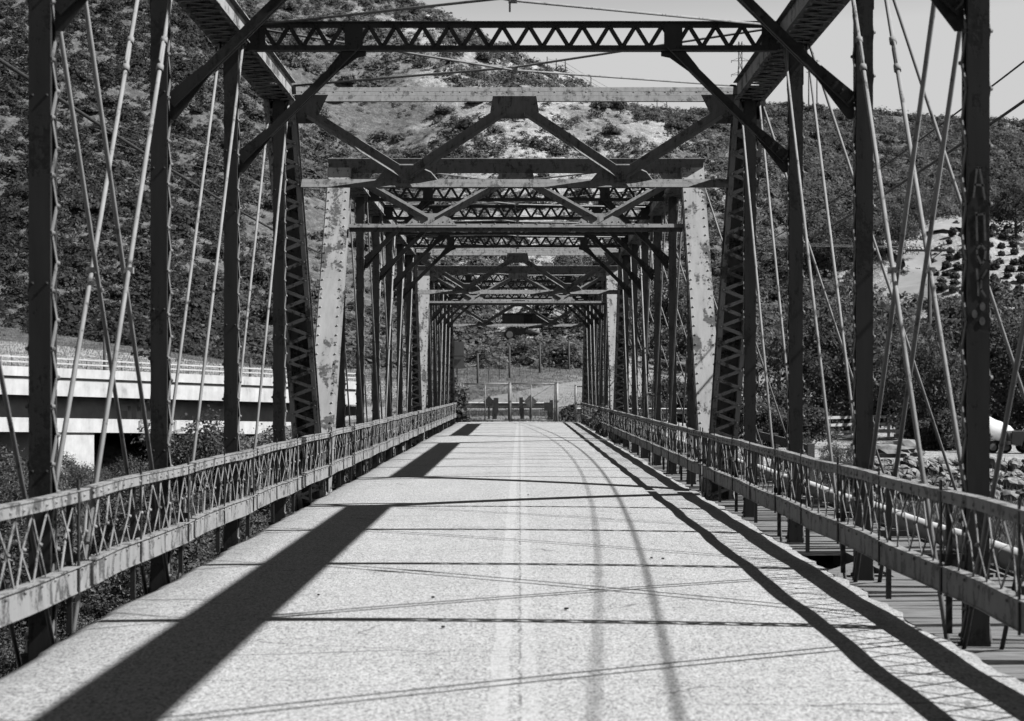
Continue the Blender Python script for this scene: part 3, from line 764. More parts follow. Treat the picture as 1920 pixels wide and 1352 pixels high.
# plank walkway outside the right truss
walk = empty('plank_walkway', (2.98, 9, -.16)); mb = MB(); y = 9.0; rr = random.Random(9)
while y < 101.6:
    if 19.9 < y < 23.2 or 31.3 < y < 32.3:
        if mb.v: mb.obj('boards', WOOD, walk, (-2.98, -9, .16)); mb = MB()
    else:
        a = 2.98+rr.uniform(-.03, .03); b = 4.72+rr.uniform(-.16, .1)
        if rr.random() < .05: b -= rr.uniform(.2, .8)
        mb.frame(((a+b)/2, y, -.135+rr.uniform(-.014, .014)), Vector((1, rr.uniform(-.03, .03), rr.uniform(-.014, .014))).normalized(), Vector((0, 1, rr.uniform(-.05, .05))).normalized(), Vector((0, 0, 1)), b-a, .2-rr.uniform(.012, .035), .05)
    y += .2
mb.obj('boards', WOOD, walk, (-2.98, -9, .16))
tag(walk, 'weathered plank walkway with missing boards beside the right truss', 'walkway')
mb = MB(); mb.bar((3.0, 20.6, -.17), (3.9, 22.4, -.11), .17, .05); mb.bar((3.2, 20.9, -.2), (4.6, 20.4, -.15), .15, .05)
o = mb.obj('broken_plank', WOOD); tag(o, 'loose splintered board fallen across the gap in the plank walkway', 'plank')
# insulated water pipe on the outriggers
mb = MB(); mb.tube([(4.98, y, -.05+.012*math.sin(y*.9)) for y in np.arange(6, 102, 1.5)], .118, 16)
o = mb.obj('water_pipe', PIPEM)
for y in np.arange(9.2, 100, 6.1): mb = MB(); mb.tube([(4.98, y, -.05), (4.98, y+.09, -.05)], .128, 16); mb.obj('collar', PIPEM, o)
tag(o, 'long white wrapped water pipe running outside the right truss', 'pipe')

# piers below the joints
for k, y in enumerate((YS[0]-.1, 33.99, 67.89, 101.9)):
    mb = MB(); mb.box((XC, y, -.98), (8.4, 1.5, .4)); t0 = mb.obj('bridge_pier', CONCRETE2)
    mb = MB(); mb.box((XC, y, -3.0), (7.6, 1.1, 3.6)); mb.obj('shaft', CONCRETE2, t0)
    tag(t0, ['concrete pier under the near end of the first truss span', 'concrete pier under the joint between first and second spans',
             'concrete pier under the joint between second and third spans', 'concrete abutment under the bridge end by the gate'][k], 'pier')

# overhead cables beside the bridge, slung in long shallow arcs
def cable(name, x, zmin, ymid, k, y0, y1, r, label):
    mb = MB(); mb.tube([(x, y, zmin+k*(y-ymid)**2) for y in np.linspace(y0, y1, 60)], r, 6, True)
    return tag(mb.obj(name, WIRE), label, 'cable')
cable('overhead_cable', 6.0, 4.75, 48, .00065, 4, 112, .019, 'lower of two dark cables slung along the right of the bridge')
cable('overhead_cable', 6.0, 5.22, 48, .00065, 4, 112, .012, 'upper of two dark cables slung along the right of the bridge')
cable('overhead_cable', -7.0, 6.05, 40, .0003, 20, 74, .03, 'single dark cable sloping across the left side of the bridge')

# ------------------------------------------------------------------ concrete highway bridge on the left
A = Vector((-23.7, 96, 0)); HD = Vector((.53, .848, -.0245)); HN = Vector((-.848, .53, 0))
def hw(t, off, z): return A+HD*t+HN*off+Vector((0, 0, z))
hb = empty('highway_bridge', tuple(hw(0, 0, 0))); hb_inv = -hb.location
def hbar(name, t0, t1, off, z0, z1, thick, mat):
    mb = MB(); mb.bar(hw(t0, off+thick/2, (z0+z1)/2)+hb_inv, hw(t1, off+thick/2, (z0+z1)/2)+hb_inv, thick, z1-z0)
    return mb.obj(name, mat, hb)
T0, T1 = -45, 27.5
hbar('parapet', T0, T1, .12, 2.26, 2.70, .3, CONCRETE)
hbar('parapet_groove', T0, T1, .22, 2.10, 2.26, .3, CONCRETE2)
hbar('deck_slab', T0, T1, 0, 1.38, 2.10, 9.6, CONCRETE)
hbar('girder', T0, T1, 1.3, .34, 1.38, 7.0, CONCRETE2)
led = hbar('bearing_ledge', T0, T1, .2, -.33, .34, 9.2, CONCRETE)
hbar('far_parapet', T0, T1, 9.2, 2.10, 2.66, .3, CONCRETE)
mb = MB()
for z in (2.92, 3.15): mb.bar(hw(T0, .27, z)+hb_inv, hw(T1, .27, z)+hb_inv, .06, .07)
mr = mb.obj('metal_rail', CONCRETE, hb)
for k in range(15):
    t = -42+4.7*k; mb = MB(); mb.bar(hw(t, .27, 2.69)+hb_inv, hw(t, .27, 3.15)+hb_inv, .07, .09, (0, 1, 0)); mb.obj('rail_post', CONCRETE, mr)
for k, t in enumerate((-24, 5.2)):
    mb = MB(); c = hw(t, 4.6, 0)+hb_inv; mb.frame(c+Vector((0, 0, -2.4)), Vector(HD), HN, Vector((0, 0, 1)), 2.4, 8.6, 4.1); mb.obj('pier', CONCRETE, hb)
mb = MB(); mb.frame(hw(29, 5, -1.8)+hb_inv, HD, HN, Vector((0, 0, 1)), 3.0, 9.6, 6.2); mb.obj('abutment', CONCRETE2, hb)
GL = [[(0, 0), (0, 1), (.8, 1)], [(0, .5), (.6, .5)], [(0, 0), (.8, 0)], [(1.3, 0), (1.3, 1), (2, .9), (2, .5), (1.3, .5), (2.1, 0)], [(2.6, 1), (2.6, 0), (3.3, .2)], [(4.2, 1), (3.7, .7), (4.3, .35), (3.7, 0)]]
mb = MB(); o0 = hw(9.5, .196, -.24)+hb_inv; strokes(mb, GL, o0, Vector(HD)*1.0, (0.05, 0, .5), .16, .004)
o0 = hw(9.2, 1.296, .42)+hb_inv; strokes(mb, [[(0, 0), (0, 1), (.7, 1), (.7, 0)], [(1.3, 0), (1.3, 1), (2, 1), (2, 0)], [(2.9, 0), (3.4, 1), (3.9, 0)]], o0, Vector(HD)*1.1, (.0, 0, .5), .3, .004)
mb.obj('graffiti', SPRAY2, hb)
tag(hb, 'white concrete highway bridge with metal rail passing beyond the left truss', 'bridge')

# highway ribbon past the abutment, and the road on the right hillside
def ribbon(name, pts, wd, mat, lift=.05, sub=10):
    mb = MB(); P2 = []
    for i in range(len(pts)-1):
        p0, p1, p2, p3 = [Vector(pts[min(max(i+k, 0), len(pts)-1)]) for k in (-1, 0, 1, 2)]
        for q in range(sub):
            t = q/sub; P2.append(.5*((2*p1)+(p2-p0)*t+(2*p0-5*p1+4*p2-p3)*t*t+(3*p1-p0-3*p2+p3)*t**3))
    P2.append(Vector(pts[-1])); prev = None
    for i, p in enumerate(P2):
        d = P2[min(i+1, len(P2)-1)]-P2[max(i-1, 0)]; nn = Vector((-d.y, d.x)).normalized()
        row = []
        zc = tz(p.x, p.y)
        for s in (-1, -.5, 0, .5, 1):
            q = p.to_2d()+nn*s*wd/2; row.append((q.x, q.y, max(tz(q.x, q.y), zc-.5)+lift))
        b = len(mb.v); mb.v += row
        if prev is not None:
            for k in range(4): mb.f.append((prev+k, prev+k+1, b+k+1, b+k)); mb.sm.append(True)
        prev = b
    return tag(mb.obj(name, mat), kind='structure')
ribbon('highway', [tuple((A+HD*t+HN*4.8).to_2d()) for t in (29, 40, 55, 75, 100, 130)], 6.0, HIWAY, .06)
hr = [onhill(px, py)[:2] for px, py in ((1672, 585), (1690, 560), (1708, 536), (1730, 514), (1727, 497), (1700, 479), (1690, 462), (1712, 446), (1752, 435), (1810, 424))]
ribbon('hill_road', hr, 3.6, ROADG, .5)

# ------------------------------------------------------------------ fences, gate, guardrail and signs beyond the bridge
wf = empty('wire_fence', tuple(hw(11, 12, 0))); inv = -wf.location
wpts = []
t = -6
while t < 88:
    p = hw(t, 12.2, 0); z = max(tz(p.x, p.y), 1.9-t*.02); wpts.append(Vector((p.x, p.y, z))); t += 4.3
for q_, p in enumerate(wpts):
    t = -6+4.3*q_; mb = MB(); mb.tube([p+inv+Vector((0, 0, -1.4)), p+inv+Vector((rnd.uniform(-.04, .04), 0, 3.1 if t < 27 else 2.25))], .085, 7); mb.obj('fence_post', POLE, wf)
mb = MB()
for h in (.5, .95, 1.4, 1.85):
    for a, b in zip(wpts, wpts[1:]): mb.bar(a+inv+Vector((0, 0, h)), b+inv+Vector((0, 0, h)), .012, .012)
for a, b in zip(wpts, wpts[1:]):
    for f in (.33, .67): q = a.lerp(b, f)+inv; mb.bar(q+Vector((0, 0, -.1)), q+Vector((0, 0, 1.75)), .03, .03, (0, 1, 0))
mb.obj('fence_wire', WIRE, wf)
tag(wf, 'long wire fence on tall dark wooden posts behind the highway', 'fence')

def gate(x0, x1, label, mid):
    r = empty('gate', (x0, 105, 0)); L = x1-x0; z0, z1 = .06, 1.88; mb = MB()
    for a, b in (((0, z0), (L, z0)), ((0, z1), (L, z1)), ((0, z0), (0, z1)), ((L, z0), (L, z1)), ((mid, z0), (mid, z1))):
        mb.tube([(a[0], 0, a[1]), (b[0], 0, b[1])], .026, 8)
    mb.obj('frame', GALV, r); mb = MB()
    mb.tube([(0, 0, z1), (mid, 0, (z0+z1)/2+.2), (L, 0, z0)], .008, 5); mb.tube([(0, 0, z0+.3), (mid, 0, 1.15), (L, 0, z1)], .008, 5)
    mb.obj('brace_rod', WIRE, r); mb = MB(); s = .11; k = -int((z1-z0)/s)
    while k*s < L:
        for sg in (1, -1):
            x_a, x_b = k*s, k*s+(z1-z0); za, zb_ = (z0, z1)
            lo, hi = max(x_a, 0), min(x_b, L)
            if hi > lo:
                fa, fb = (lo-x_a)/(x_b-x_a), (hi-x_a)/(x_b-x_a)
                za, zb_ = (z0+fa*(z1-z0), z0+fb*(z1-z0)) if sg > 0 else (z1-fa*(z1-z0), z1-fb*(z1-z0))
                mb.bar((lo, 0, za), (hi, 0, zb_), .004, .004)
        k += 1
    mb.obj('chain_link', GALV, r)
    return tag(r, label, 'gate', 'gates closing the end of the bridge')
gate(-2.82, -.58, 'left leaf of the closed chain link gate, beside the leafy bush', 1.08)
gate(-.44, 1.72, 'right leaf of the closed chain link gate at the road end', 1.0)
for x, h, r_, lb in ((-2.98, 1.98, .045, 'pale thin gate post beside the leafy bush'), (-.51, 2.02, .05, 'middle gate post where the two gate leaves meet'),
                     (1.84, 2.02, .075, 'thick grey gate post right of the closed gate'), (2.78, 1.9, .06, 'grey steel post at the far end of the right railing')):
    mb = MB(); mb.tube([(0, 0, -.3), (0, 0, h)], r_, 10); mb.tube([(0, 0, h), (0, 0, h+.03)], [r_*1.15, r_*.5], 10)
    mb.box((0, 0, h*.55), (r_*2.6, r_*2.6, .05)); tag(mb.obj('gate_post', GALV, None, (x, 105, tz(x, 105))), lb, 'post')
fr = empty('side_fence', (2.8, 105, 0)); mb = MB()
for z in (1.74, .86): mb.tube([(0, 0, z), (1.7, -.2, z-.02)], .03, 7)
mb.obj('rails', GALV, fr); mb = MB(); mb.box((.95, -.05, 1.1), (.5, .04, .9)); mb.obj('panel', SIGNB, fr); mb = MB(); mb.tube([(1.7, -.2, -.6), (1.7, -.2, 1.8)], .045, 8); mb.obj('fence_post', GALV, fr)
tag(fr, 'short pipe fence with a grey panel right of the gate', 'fence')

def wbeam(x0, x1, y0, y1, zc, label):
    a, b = Vector((x0, y0, 0)), Vector((x1, y1, 0)); r = empty('guardrail', (x0, y0, 0)); d = (b-a); L = d.length; d = d/L; nrm = Vector((d.y, -d.x, 0))
    prof = [(.0, .155), (.08, .12), (.08, .06), (.0, .015), (.0, -.015), (.08, -.06), (.08, -.12), (.0, -.155)]
    V = [(a-a)+d*t+nrm*q[0]+Vector((0, 0, zc+q[1])) for t in (0, L) for q in prof]; mb = MB(); n = len(prof)
    mb.add(V, [(k, k+1, n+k+1, n+k) for k in range(n-1)]); o = mb.obj('rail_beam', WHITE, r)
    m_ = o.modifiers.new('thickness', 'SOLIDIFY'); m_.thickness = .006
    k = .35
    while k < L:
        mb = MB(); mb.bar(d*k-nrm*.1+Vector((0, 0, -.5)), d*k-nrm*.1+Vector((0, 0, zc+.28)), .17, .17, (0, 1, 0)); mb.obj('guard_post', POLE, r); k += 1.55
    return tag(r, label, 'guardrail')
wbeam(-3.3, 1.75, 113.2, 112.6, .74, 'white steel guardrail on dark posts crossing the road behind the gate')
wbeam(2.6, 9.5, 112, 110, .45, 'white guardrail glimpsed right of the gate behind the truss posts')
def sign(name, x, y, zc, size, diamond, mat, label, postmat=POLE, pw=.1):
    r = empty(name, (x, y, tz(x, y))); h = zc-r.location.z; mb = MB()
    if diamond: mb.prism([(0, -.05, h+size), (size, -.05, h), (0, -.05, h-size), (-size, -.05, h)], (0, 1, 0), .01)
    else: mb.prism([(-size[0], -.05, h-size[1]), (size[0], -.05, h-size[1]), (size[0], -.05, h+size[1]), (-size[0], -.05, h+size[1])], (0, 1, 0), .012)
    mb.obj('sign_panel', mat, r); mb = MB(); mb.box((0, .03, h/2-.1), (pw, pw, h+.5)); mb.obj('sign_post', postmat, r)
    return tag(r, label, 'sign')
sign('road_sign', -1.66, 112.3, .93, .31, True, SIGND, 'dark diamond sign seen from behind through the left gate leaf')
sign('road_sign', -1.28, 112.1, .72, (.13, .42), False, SIGND, 'tall dark marker panel beside the dark diamond sign')
sign('road_sign', .06, 112.0, .72, (.10, .45), False, SIGND, 'narrow dark marker panel right of the middle gate post')
sign('road_sign', .55, 111.9, .95, .36, True, GALV, 'lighter grey diamond sign seen from behind through the right gate leaf')
sign('road_sign', 1.52, 111.7, .68, (.24, .22), False, SIGND, 'small dark square sign low behind the right gate leaf')
r = sign('highway_sign', -3.62, 121, 3.55, (.40, .78), False, simple('grey_sign_sheet', .17, .24, 2, .6), 'tall grey highway sign back beside the left railing end', GALV, .1)
h_ = 3.5-r.location.z; mb = MB(); mb.box((.05, -.09, h_+.0), (.75, .03, .04)); mb.box((-.2, -.09, h_-.1), (.07, .03, 2.0)); mb.obj('bracket', DARK, r)

def plank_fence(pts, hpost, rails, mat, name, label, pw=.12, rw=.14):
    r = empty(name, pts[0]); inv = -r.location
    for p in pts:
        mb = MB(); q = Vector(p)+inv; mb.box(q+Vector((0, 0, hpost/2-.2)), (pw, pw, hpost+.4)); mb.obj('fence_post', mat, r)
    for h in rails:
        mb = MB()
        for a, b in zip(pts, pts[1:]): mb.bar(Vector(a)+inv+Vector((0, -.08, h)), Vector(b)+inv+Vector((0, -.08, h)), .04, rw)
        mb.obj('rail', mat, r)
    return tag(r, label, 'fence')
fp = []
for k in range(9):
    y = 123+k*1.2; x = 12.6+k*2.0; fp.append((x, y, tz(x, y)))
plank_fence(fp, 1.5, (.45, .9, 1.35), WHITE, 'white_fence', 'white three rail fence in front of the dark trees on the right', .16, .17)
fp = [(8.2, 72, -1.1), (8.3, 68.5, -1.15), (8.4, 65, -1.2), (8.5, 61.5, -1.3)]
r = plank_fence(fp, 1.35, (1.15, .6), WOODY, 'timber_guardrail', 'weathered timber guard rail on stout posts outside the right truss', .2, .26)

# ------------------------------------------------------------------ rocks, boulders
def rock(seed, flat=.75):
    rs = random.Random(seed); mb = MB(); n, m = 9, 6; ring = []
    pts = [(0, 0, flat)]
    for i in range(1, m):
        for k in range(n):
            a = math.pi*i/m; b = 2*math.pi*(k+.5*(i % 2))/n; q = rs.uniform(.72, 1.1)
            pts.append((math.sin(a)*math.cos(b)*q, math.sin(a)*math.sin(b)*q*.85, math.cos(a)*flat*q))
    pts.append((0, 0, -flat)); f = [(0, 1+k, 1+(k+1) % n) for k in range(n)]
    for i in range(m-2):
        for k in range(n): f.append((1+i*n+k, 1+(i+1)*n+k, 1+(i+1)*n+(k+1) % n, 1+i*n+(k+1) % n))
    e = len(pts)-1; f += [(e, 1+(m-2)*n+(k+1) % n, 1+(m-2)*n+k) for k in range(n)]
    mb.add(pts, f); return mb
rocks = [rock(s).obj('rock', ROCK) for s in range(5)]
spots = []
while len(spots) < 170:
    y = 92.5-5.5*rnd.random()**1.3; px = rnd.uniform(1630, 2000); x = (px-PX0)/F*y
    spots.append((x, y, rnd.uniform(.18, .55)*(.7+.3*(92.5-y)/5)))
for k, (x, y, s) in enumerate(spots):
    o = rocks[k] if k < 5 else dup(rocks[k % 5])
    o.location = (x, y, tz(x, y)+s*.25); o.scale = (s, s*rnd.uniform(.7, 1.1), s*rnd.uniform(.7, 1)); o.rotation_euler = (rnd.uniform(-.4, .4), rnd.uniform(-.4, .4), rnd.uniform(0, 6.28))
    tag(o, 'jagged pale rock in the riprap bank below the parked vehicles', 'rock', 'riprap rocks on the right bank')
for px, y, s, lb in ((1668, 99, (1.3, .8, .55), 'pale rounded boulder at the top of the bank by the white fence'), (1690, 101, (1.2, .8, .8), 'dark boulder between the white fence and the drooping tree')):
    o = rock(int(px), .8).obj('boulder', ROCK); x = (px-PX0)/F*y; o.location = (x, y, tz(x, y)+.2); o.scale = s; tag(o, lb, 'boulder')

# ------------------------------------------------------------------ vehicles
def wheel(par, x, y, rad=.36, wd=.24):
    mb = MB(); mb.tube([(x, y-wd/2, rad), (x, y+wd/2, rad)], rad, 20); t0 = mb.obj('wheel', DARK, par)
    mb = MB(); mb.tube([(x, y-wd/2-.012, rad), (x, y-wd/2+.03, rad)], [rad*.58, rad*.62], 16); mb.obj('rim', GALV, t0)
def side_profile(mb, prof, y0, y1, inset=0):
    n = len(prof); a = [(p[0], y0, p[1]) for p in prof]; b = [(p[0], y1, p[1]) for p in prof]
    mb.add(a+b, [tuple(range(n))[::-1], tuple(range(n, 2*n))]+[(i, (i+1) % n, n+(i+1) % n, n+i) for i in range(n)])
def arch(cx, r, n=8, z=.36): return [(cx-r*math.cos(math.pi*k/n), z+r*math.sin(math.pi*k/n)) for k in range(n+1)]
def make_truck(loc, label):
    t0 = empty('pickup_truck', loc); mb = MB()
    prof = [(0, .52)]+arch(1.0, .45)+arch(4.1, .45)+[(5.05, .5), (5.1, .95), (4.95, 1.08), (3.7, 1.14), (1.95, 1.16), (.05, 1.14)]
    side_profile(mb, prof, -.92, .92); o = mb.obj('body', CARP, t0); o.modifiers.new('edge', 'BEVEL').width = .04
    mb = MB(); cab = [(1.9, 1.15), (3.85, 1.13), (3.25, 1.74), (3.05, 1.80), (2.05, 1.80), (1.95, 1.72)]; side_profile(mb, cab, -.80, .80)
    o = mb.obj('cab', CARP, t0); o.modifiers.new('edge', 'BEVEL').width = .05
    mb = MB(); mb.prism([(2.06, -.805, 1.24), (3.62, -.805, 1.22), (3.16, -.805, 1.66), (2.12, -.805, 1.68)], (0, 1, 0), .02); mb.obj('window', GLASS, t0)
    mb = MB(); mb.box((-.06, 0, .55), (.14, 1.75, .18)); mb.box((5.14, 0, .52), (.14, 1.8, .2)); mb.obj('bumper', GALV, t0)
    mb = MB(); mb.box((2.5, -.935, .98), (.18, .03, .04)); mb.obj('door_handle', GALV, t0)
    mb = MB(); mb.box((.0, -.8, .9), (.04, .2, .28)); mb.obj('tail_light', SIGNB, t0)
    for x in (1.0, 4.1):
        for y in (-.8, .8): wheel(t0, x, y)
    return tag(t0, label, 'truck')
def gp(px, y): x = (px-PX0)/F*y; return (x, y, tz(x, y))
make_truck(gp(1888, 106), 'dark grey pickup truck parked beside the white tarp at the frame edge')
# trailer under a white tarp
t0 = empty('covered_trailer', gp(1835, 107)); mb = MB(); rs = random.Random(4)
sec = [(-.9, .5), (-.95, .9), (-.75, 1.35), (-.2, 1.6), (.3, 1.58), (.8, 1.3), (.95, .85), (.9, .5)]
prev = None
for i in range(9):
    x = i*.22; hsc = 1.12-.10*abs(i-1.2)*.62 if i < 8 else .66
    row = [(x+rs.uniform(-.02, .02), q[0]*(1-.03*i), .15+q[1]*hsc+rs.uniform(-.03, .03)) for q in sec]; b = len(mb.v); mb.v += row
    if prev is not None:
        for k in range(7): mb.f.append((prev+k, prev+k+1, b+k+1, b+k)); mb.sm.append(True)
    else: mb.f.append(tuple(range(b, b+8))); mb.sm.append(False)
    prev = b
mb.f.append(tuple(range(prev, prev+8))[::-1]); mb.sm.append(False)
mb.obj('tarp', TARP, t0); mb = MB(); mb.box((.8, 0, .5), (1.9, 1.5, .16)); mb.bar((1.7, 0, .5), (2.6, 0, .42), .1, .1); mb.box((1.9, -.3, .62), (.35, .5, .34)); mb.obj('chassis', DARK, t0)
for x in (.55, 1.2): wheel(t0, x, -.72, .3, .2)
tag(t0, 'trailer under a bright white draped tarp beside the pickup truck', 'trailer')
t0 = empty('utility_trailer', gp(1682, 118)); mb = MB(); side_profile(mb, [(0, .7), (1.4, .7), (1.4, 1.75), (.1, 1.75)], -.8, .8); o = mb.obj('box_body', GALV, t0); o.modifiers.new('edge', 'BEVEL').width = .04
mb = MB(); mb.box((.35, -.81, 1.35), (.35, .02, .2)); mb.box((.7, 0, .6), (1.5, 1.5, .18)); mb.obj('vent', DARK, t0); wheel(t0, .75, -.7, .33)
tag(t0, 'grey box trailer half hidden behind the drooping tree on the right', 'trailer')

# junk, shed and tank on the rise behind the gate
def at(px, py, y0=150): return onhill(px, py, 150)
x, y, z = at(984, 612, 190); mb = MB(); mb.box((0, 0, .45), (4.2, 1.6, 1.1)); o = mb.obj('shed', POLE, None, (x, y, z)); mb = MB(); mb.bar((-2.3, 0, 1.06), (2.3, 0, 1.06), 2.1, .1); mb.obj('roof', DARK, o)
mb = MB(); mb.box((.3, -.83, .45), (.8, .05, 1.0)); mb.obj('door', DARK, o); tag(o, 'long dark low shed on the slope above the gate', 'shed')
x, y, z = at(940, 640, 165); mb = MB()
for k in range(9): a = rnd.uniform(-.5, .5); mb.bar((-1.0+k*.15, a*.3, .35+.1*k % .5), (.4+k*.12, -a*.4, .75-.05*k), .4, .06)
tag(mb.obj('board_pile', JUNK, None, (x, y, z)), 'heap of pale scrap boards on the rise behind the gate', 'boards')
x, y, z = at(1000, 634, 165); mb = MB(); mb.tube([(-.7, 0, .55), (-.66, 0, .55), (.66, 0, .55), (.7, 0, .55)], [.2, .36, .36, .2], 14); o = mb.obj('tank', CONCRETE2, None, (x, y, z)); o.scale = (.75,)*3; mb = MB(); mb.box((0, 0, .15), (1.0, .5, .3)); mb.obj('cradle', DARK, o); tag(o, 'small white tank lying on the rise right of the scrap', 'tank')
t0 = empty('old_tractor', at(966, 640, 165)); mb = MB(); side_profile(mb, [(-.7, .5), (.9, .5), (.9, 1.0), (.2, 1.1), (-.1, 1.2), (-.3, 1.1), (-.7, 1.1)], -.3, .3); mb.bar((-.35, 0, 1.1), (-.35, 0, 1.75), .08, .08, (0, 1, 0)); mb.obj('body', DARK, t0)
for x_, rr_ in ((-.5, .5), (.7, .32)):
    for s in (-.45, .45): wheel(t0, x_, s, rr_, .2)
tag(t0, 'dark derelict tractor among the scrap behind the gate', 'tractor')
x, y, z = at(912, 660, 160); mb = MB()
for k in range(7): mb.bar((-1.4+k*.3, 0, .1+.05*k), (1.2+.1*k, -.4, .35-.06*k), .08, .03)
mb.bar((-2.2, -.5, .05), (1.6, -.6, .22), .1, .05); tag(mb.obj('pole_pile', JUNK, None, (x, y, z)), 'loose pale poles lying below the scrap heap', 'poles')

# ------------------------------------------------------------------ utility pole, pylons, ridge fence
x, y, z = gp(1743, 124); t0 = empty('utility_pole', (x, y, z)); H = EYE+(PY0-462)/F*y-z
mb = MB(); mb.tube([(0, 0, -.5), (0, 0, H)], [.17, .11], 9); mb.obj('pole', POLE, t0)
mb = MB(); mb.box((0, -.12, H-.25), (2.9, .1, .13)); mb.bar((-.05, -.12, H-.9), (.7, -.12, H-.3), .05, .05); mb.obj('crossarm', POLE, t0)
for x_ in (-1.3, -.5, .5, 1.3):
    mb = MB(); mb.tube([(x_, -.12, H-.18), (x_, -.12, H-.05)], [.05, .07], 8); mb.obj('insulator', WHITE, t0)
tag(t0, 'dark wooden utility pole with a crossarm beside the hillside road', 'utility pole')
def line(a, b, sag, r, label):
    a, b = Vector(a), Vector(b); mb = MB(); mb.tube([a.lerp(b, k/20)-Vector((0, 0, sag*4*(k/20)*(1-k/20))) for k in range(21)], r, 4)
    return tag(mb.obj('power_line', GALV), label, 'power line', 'wires of the hillside pole')
for k, (x_, dz) in enumerate(((-1.3, 0), (-.5, .0), (.5, .0), (1.3, 0))):
    line((x+x_, y-.12, z+H-.05), (-30+x_*1.5, 150+k*2, 20+k*.4), 2.2, .011, ['leftmost wire of the hillside pole running left across the valley', 'second wire of the hillside pole running left across the valley', 'third wire of the hillside pole running left across the valley', 'rightmost wire of the hillside pole running left across the valley'][k])
line((x, y, z+H-4.2), (60, 112, 6), .8, .012, 'low service wire from the hillside pole toward the parked truck')
def lattice_tower(px, y, top_py, base_py, label):
    x = (px-PX0)/F*y; z0 = EYE+(PY0-base_py)/F*y-6; z1 = EYE+(PY0-top_py)/F*y; H = z1-z0; t0 = empty('pylon', (x, y, z0)); mb = MB(); wb, wt = 3.4, 1.0
    def c(sx, sy, h): w_ = wb+(wt-wb)*min(h/(H*.72), 1); return Vector((sx*w_/2, sy*w_/2, h))
    for sx in (-1, 1):
        for sy in (-1, 1): mb.bar(c(sx, sy, 0), c(sx, sy, H*.72), .16, .16); mb.bar(c(sx, sy, H*.72), c(sx, sy, H), .14, .14)
    n = 9
    for k in range(n):
        h0, h1 = H*k/n, H*(k+1)/n
        for sy in (-1, 1): mb.bar(c(-1, sy, h0), c(1, sy, h1), .09, .09); mb.bar(c(1, sy, h0), c(-1, sy, h1), .09, .09)
    mb.obj('frame', POLE, t0)
    for f in (.62, .78, .94):
        mb = MB(); mb.bar((-2.8, 0, H*f), (2.8, 0, H*f), .14, .14)
        for s in (-1, 1): mb.bar((s*2.8, 0, H*f), (s*.5, 0, H*f+.9), .08, .08); mb.tube([(s*2.7, 0, H*f), (s*2.7, 0, H*f-.6)], .1, 6)
        mb.obj('crossarm', POLE, t0)
    return tag(t0, label, 'pylon')
lattice_tower(1388, 640, 78, 205, 'lattice steel pylon rising behind the ridge left of the right chord')
x = (1524-PX0)/F*640; z0 = EYE+(PY0-212)/F*640-6; z1 = EYE+(PY0-112)/F*640; t0 = empty('pole_pylon', (x, 640, z0)); mb = MB()
for s in (-1.25, 1.25): mb.tube([(s, 0, 0), (s, 0, z1-z0)], [.24, .17], 7)
mb.obj('poles', POLE, t0); mb = MB()
for h in (.4, 2.1, 3.8): mb.box((0, 0, z1-z0-h), (4.0, .16, .16))
mb.obj('crossarm', POLE, t0); tag(t0, 'twin pole pylon with three crossarms on the right ridge', 'pylon')
def ridge(px, lo=200, hi=420):
    Y = np.arange(lo, hi, 2.0); X = (px-PX0)/F*Y; e = (terrain(X, Y)-EYE)/Y; k = int(np.argmax(e)); return Vector((X[k], Y[k], terrain(X[k:k+1], Y[k:k+1])[0]))
rp = [ridge(q) for q in (1026, 1043, 1060, 1108, 1150, 1196, 1232, 1250)]
t0 = empty('ridge_fence', tuple(rp[0])); inv = -t0.location
for p in rp: mb = MB(); mb.tube([p+inv+Vector((0, 0, -.4)), p+inv+Vector((0, 0, 1.9))], .085, 6); mb.obj('fence_post', POLE, t0)
mb = MB()
for h in (1.0, 1.6):
    for a, b in zip(rp, rp[1:]): mb.bar(a+inv+Vector((0, 0, h)), b+inv+Vector((0, 0, h)), .03, .03)
mb.obj('fence_wire', WIRE, t0)
tag(t0, 'thin post and wire fence along the skyline of the left hill', 'fence')

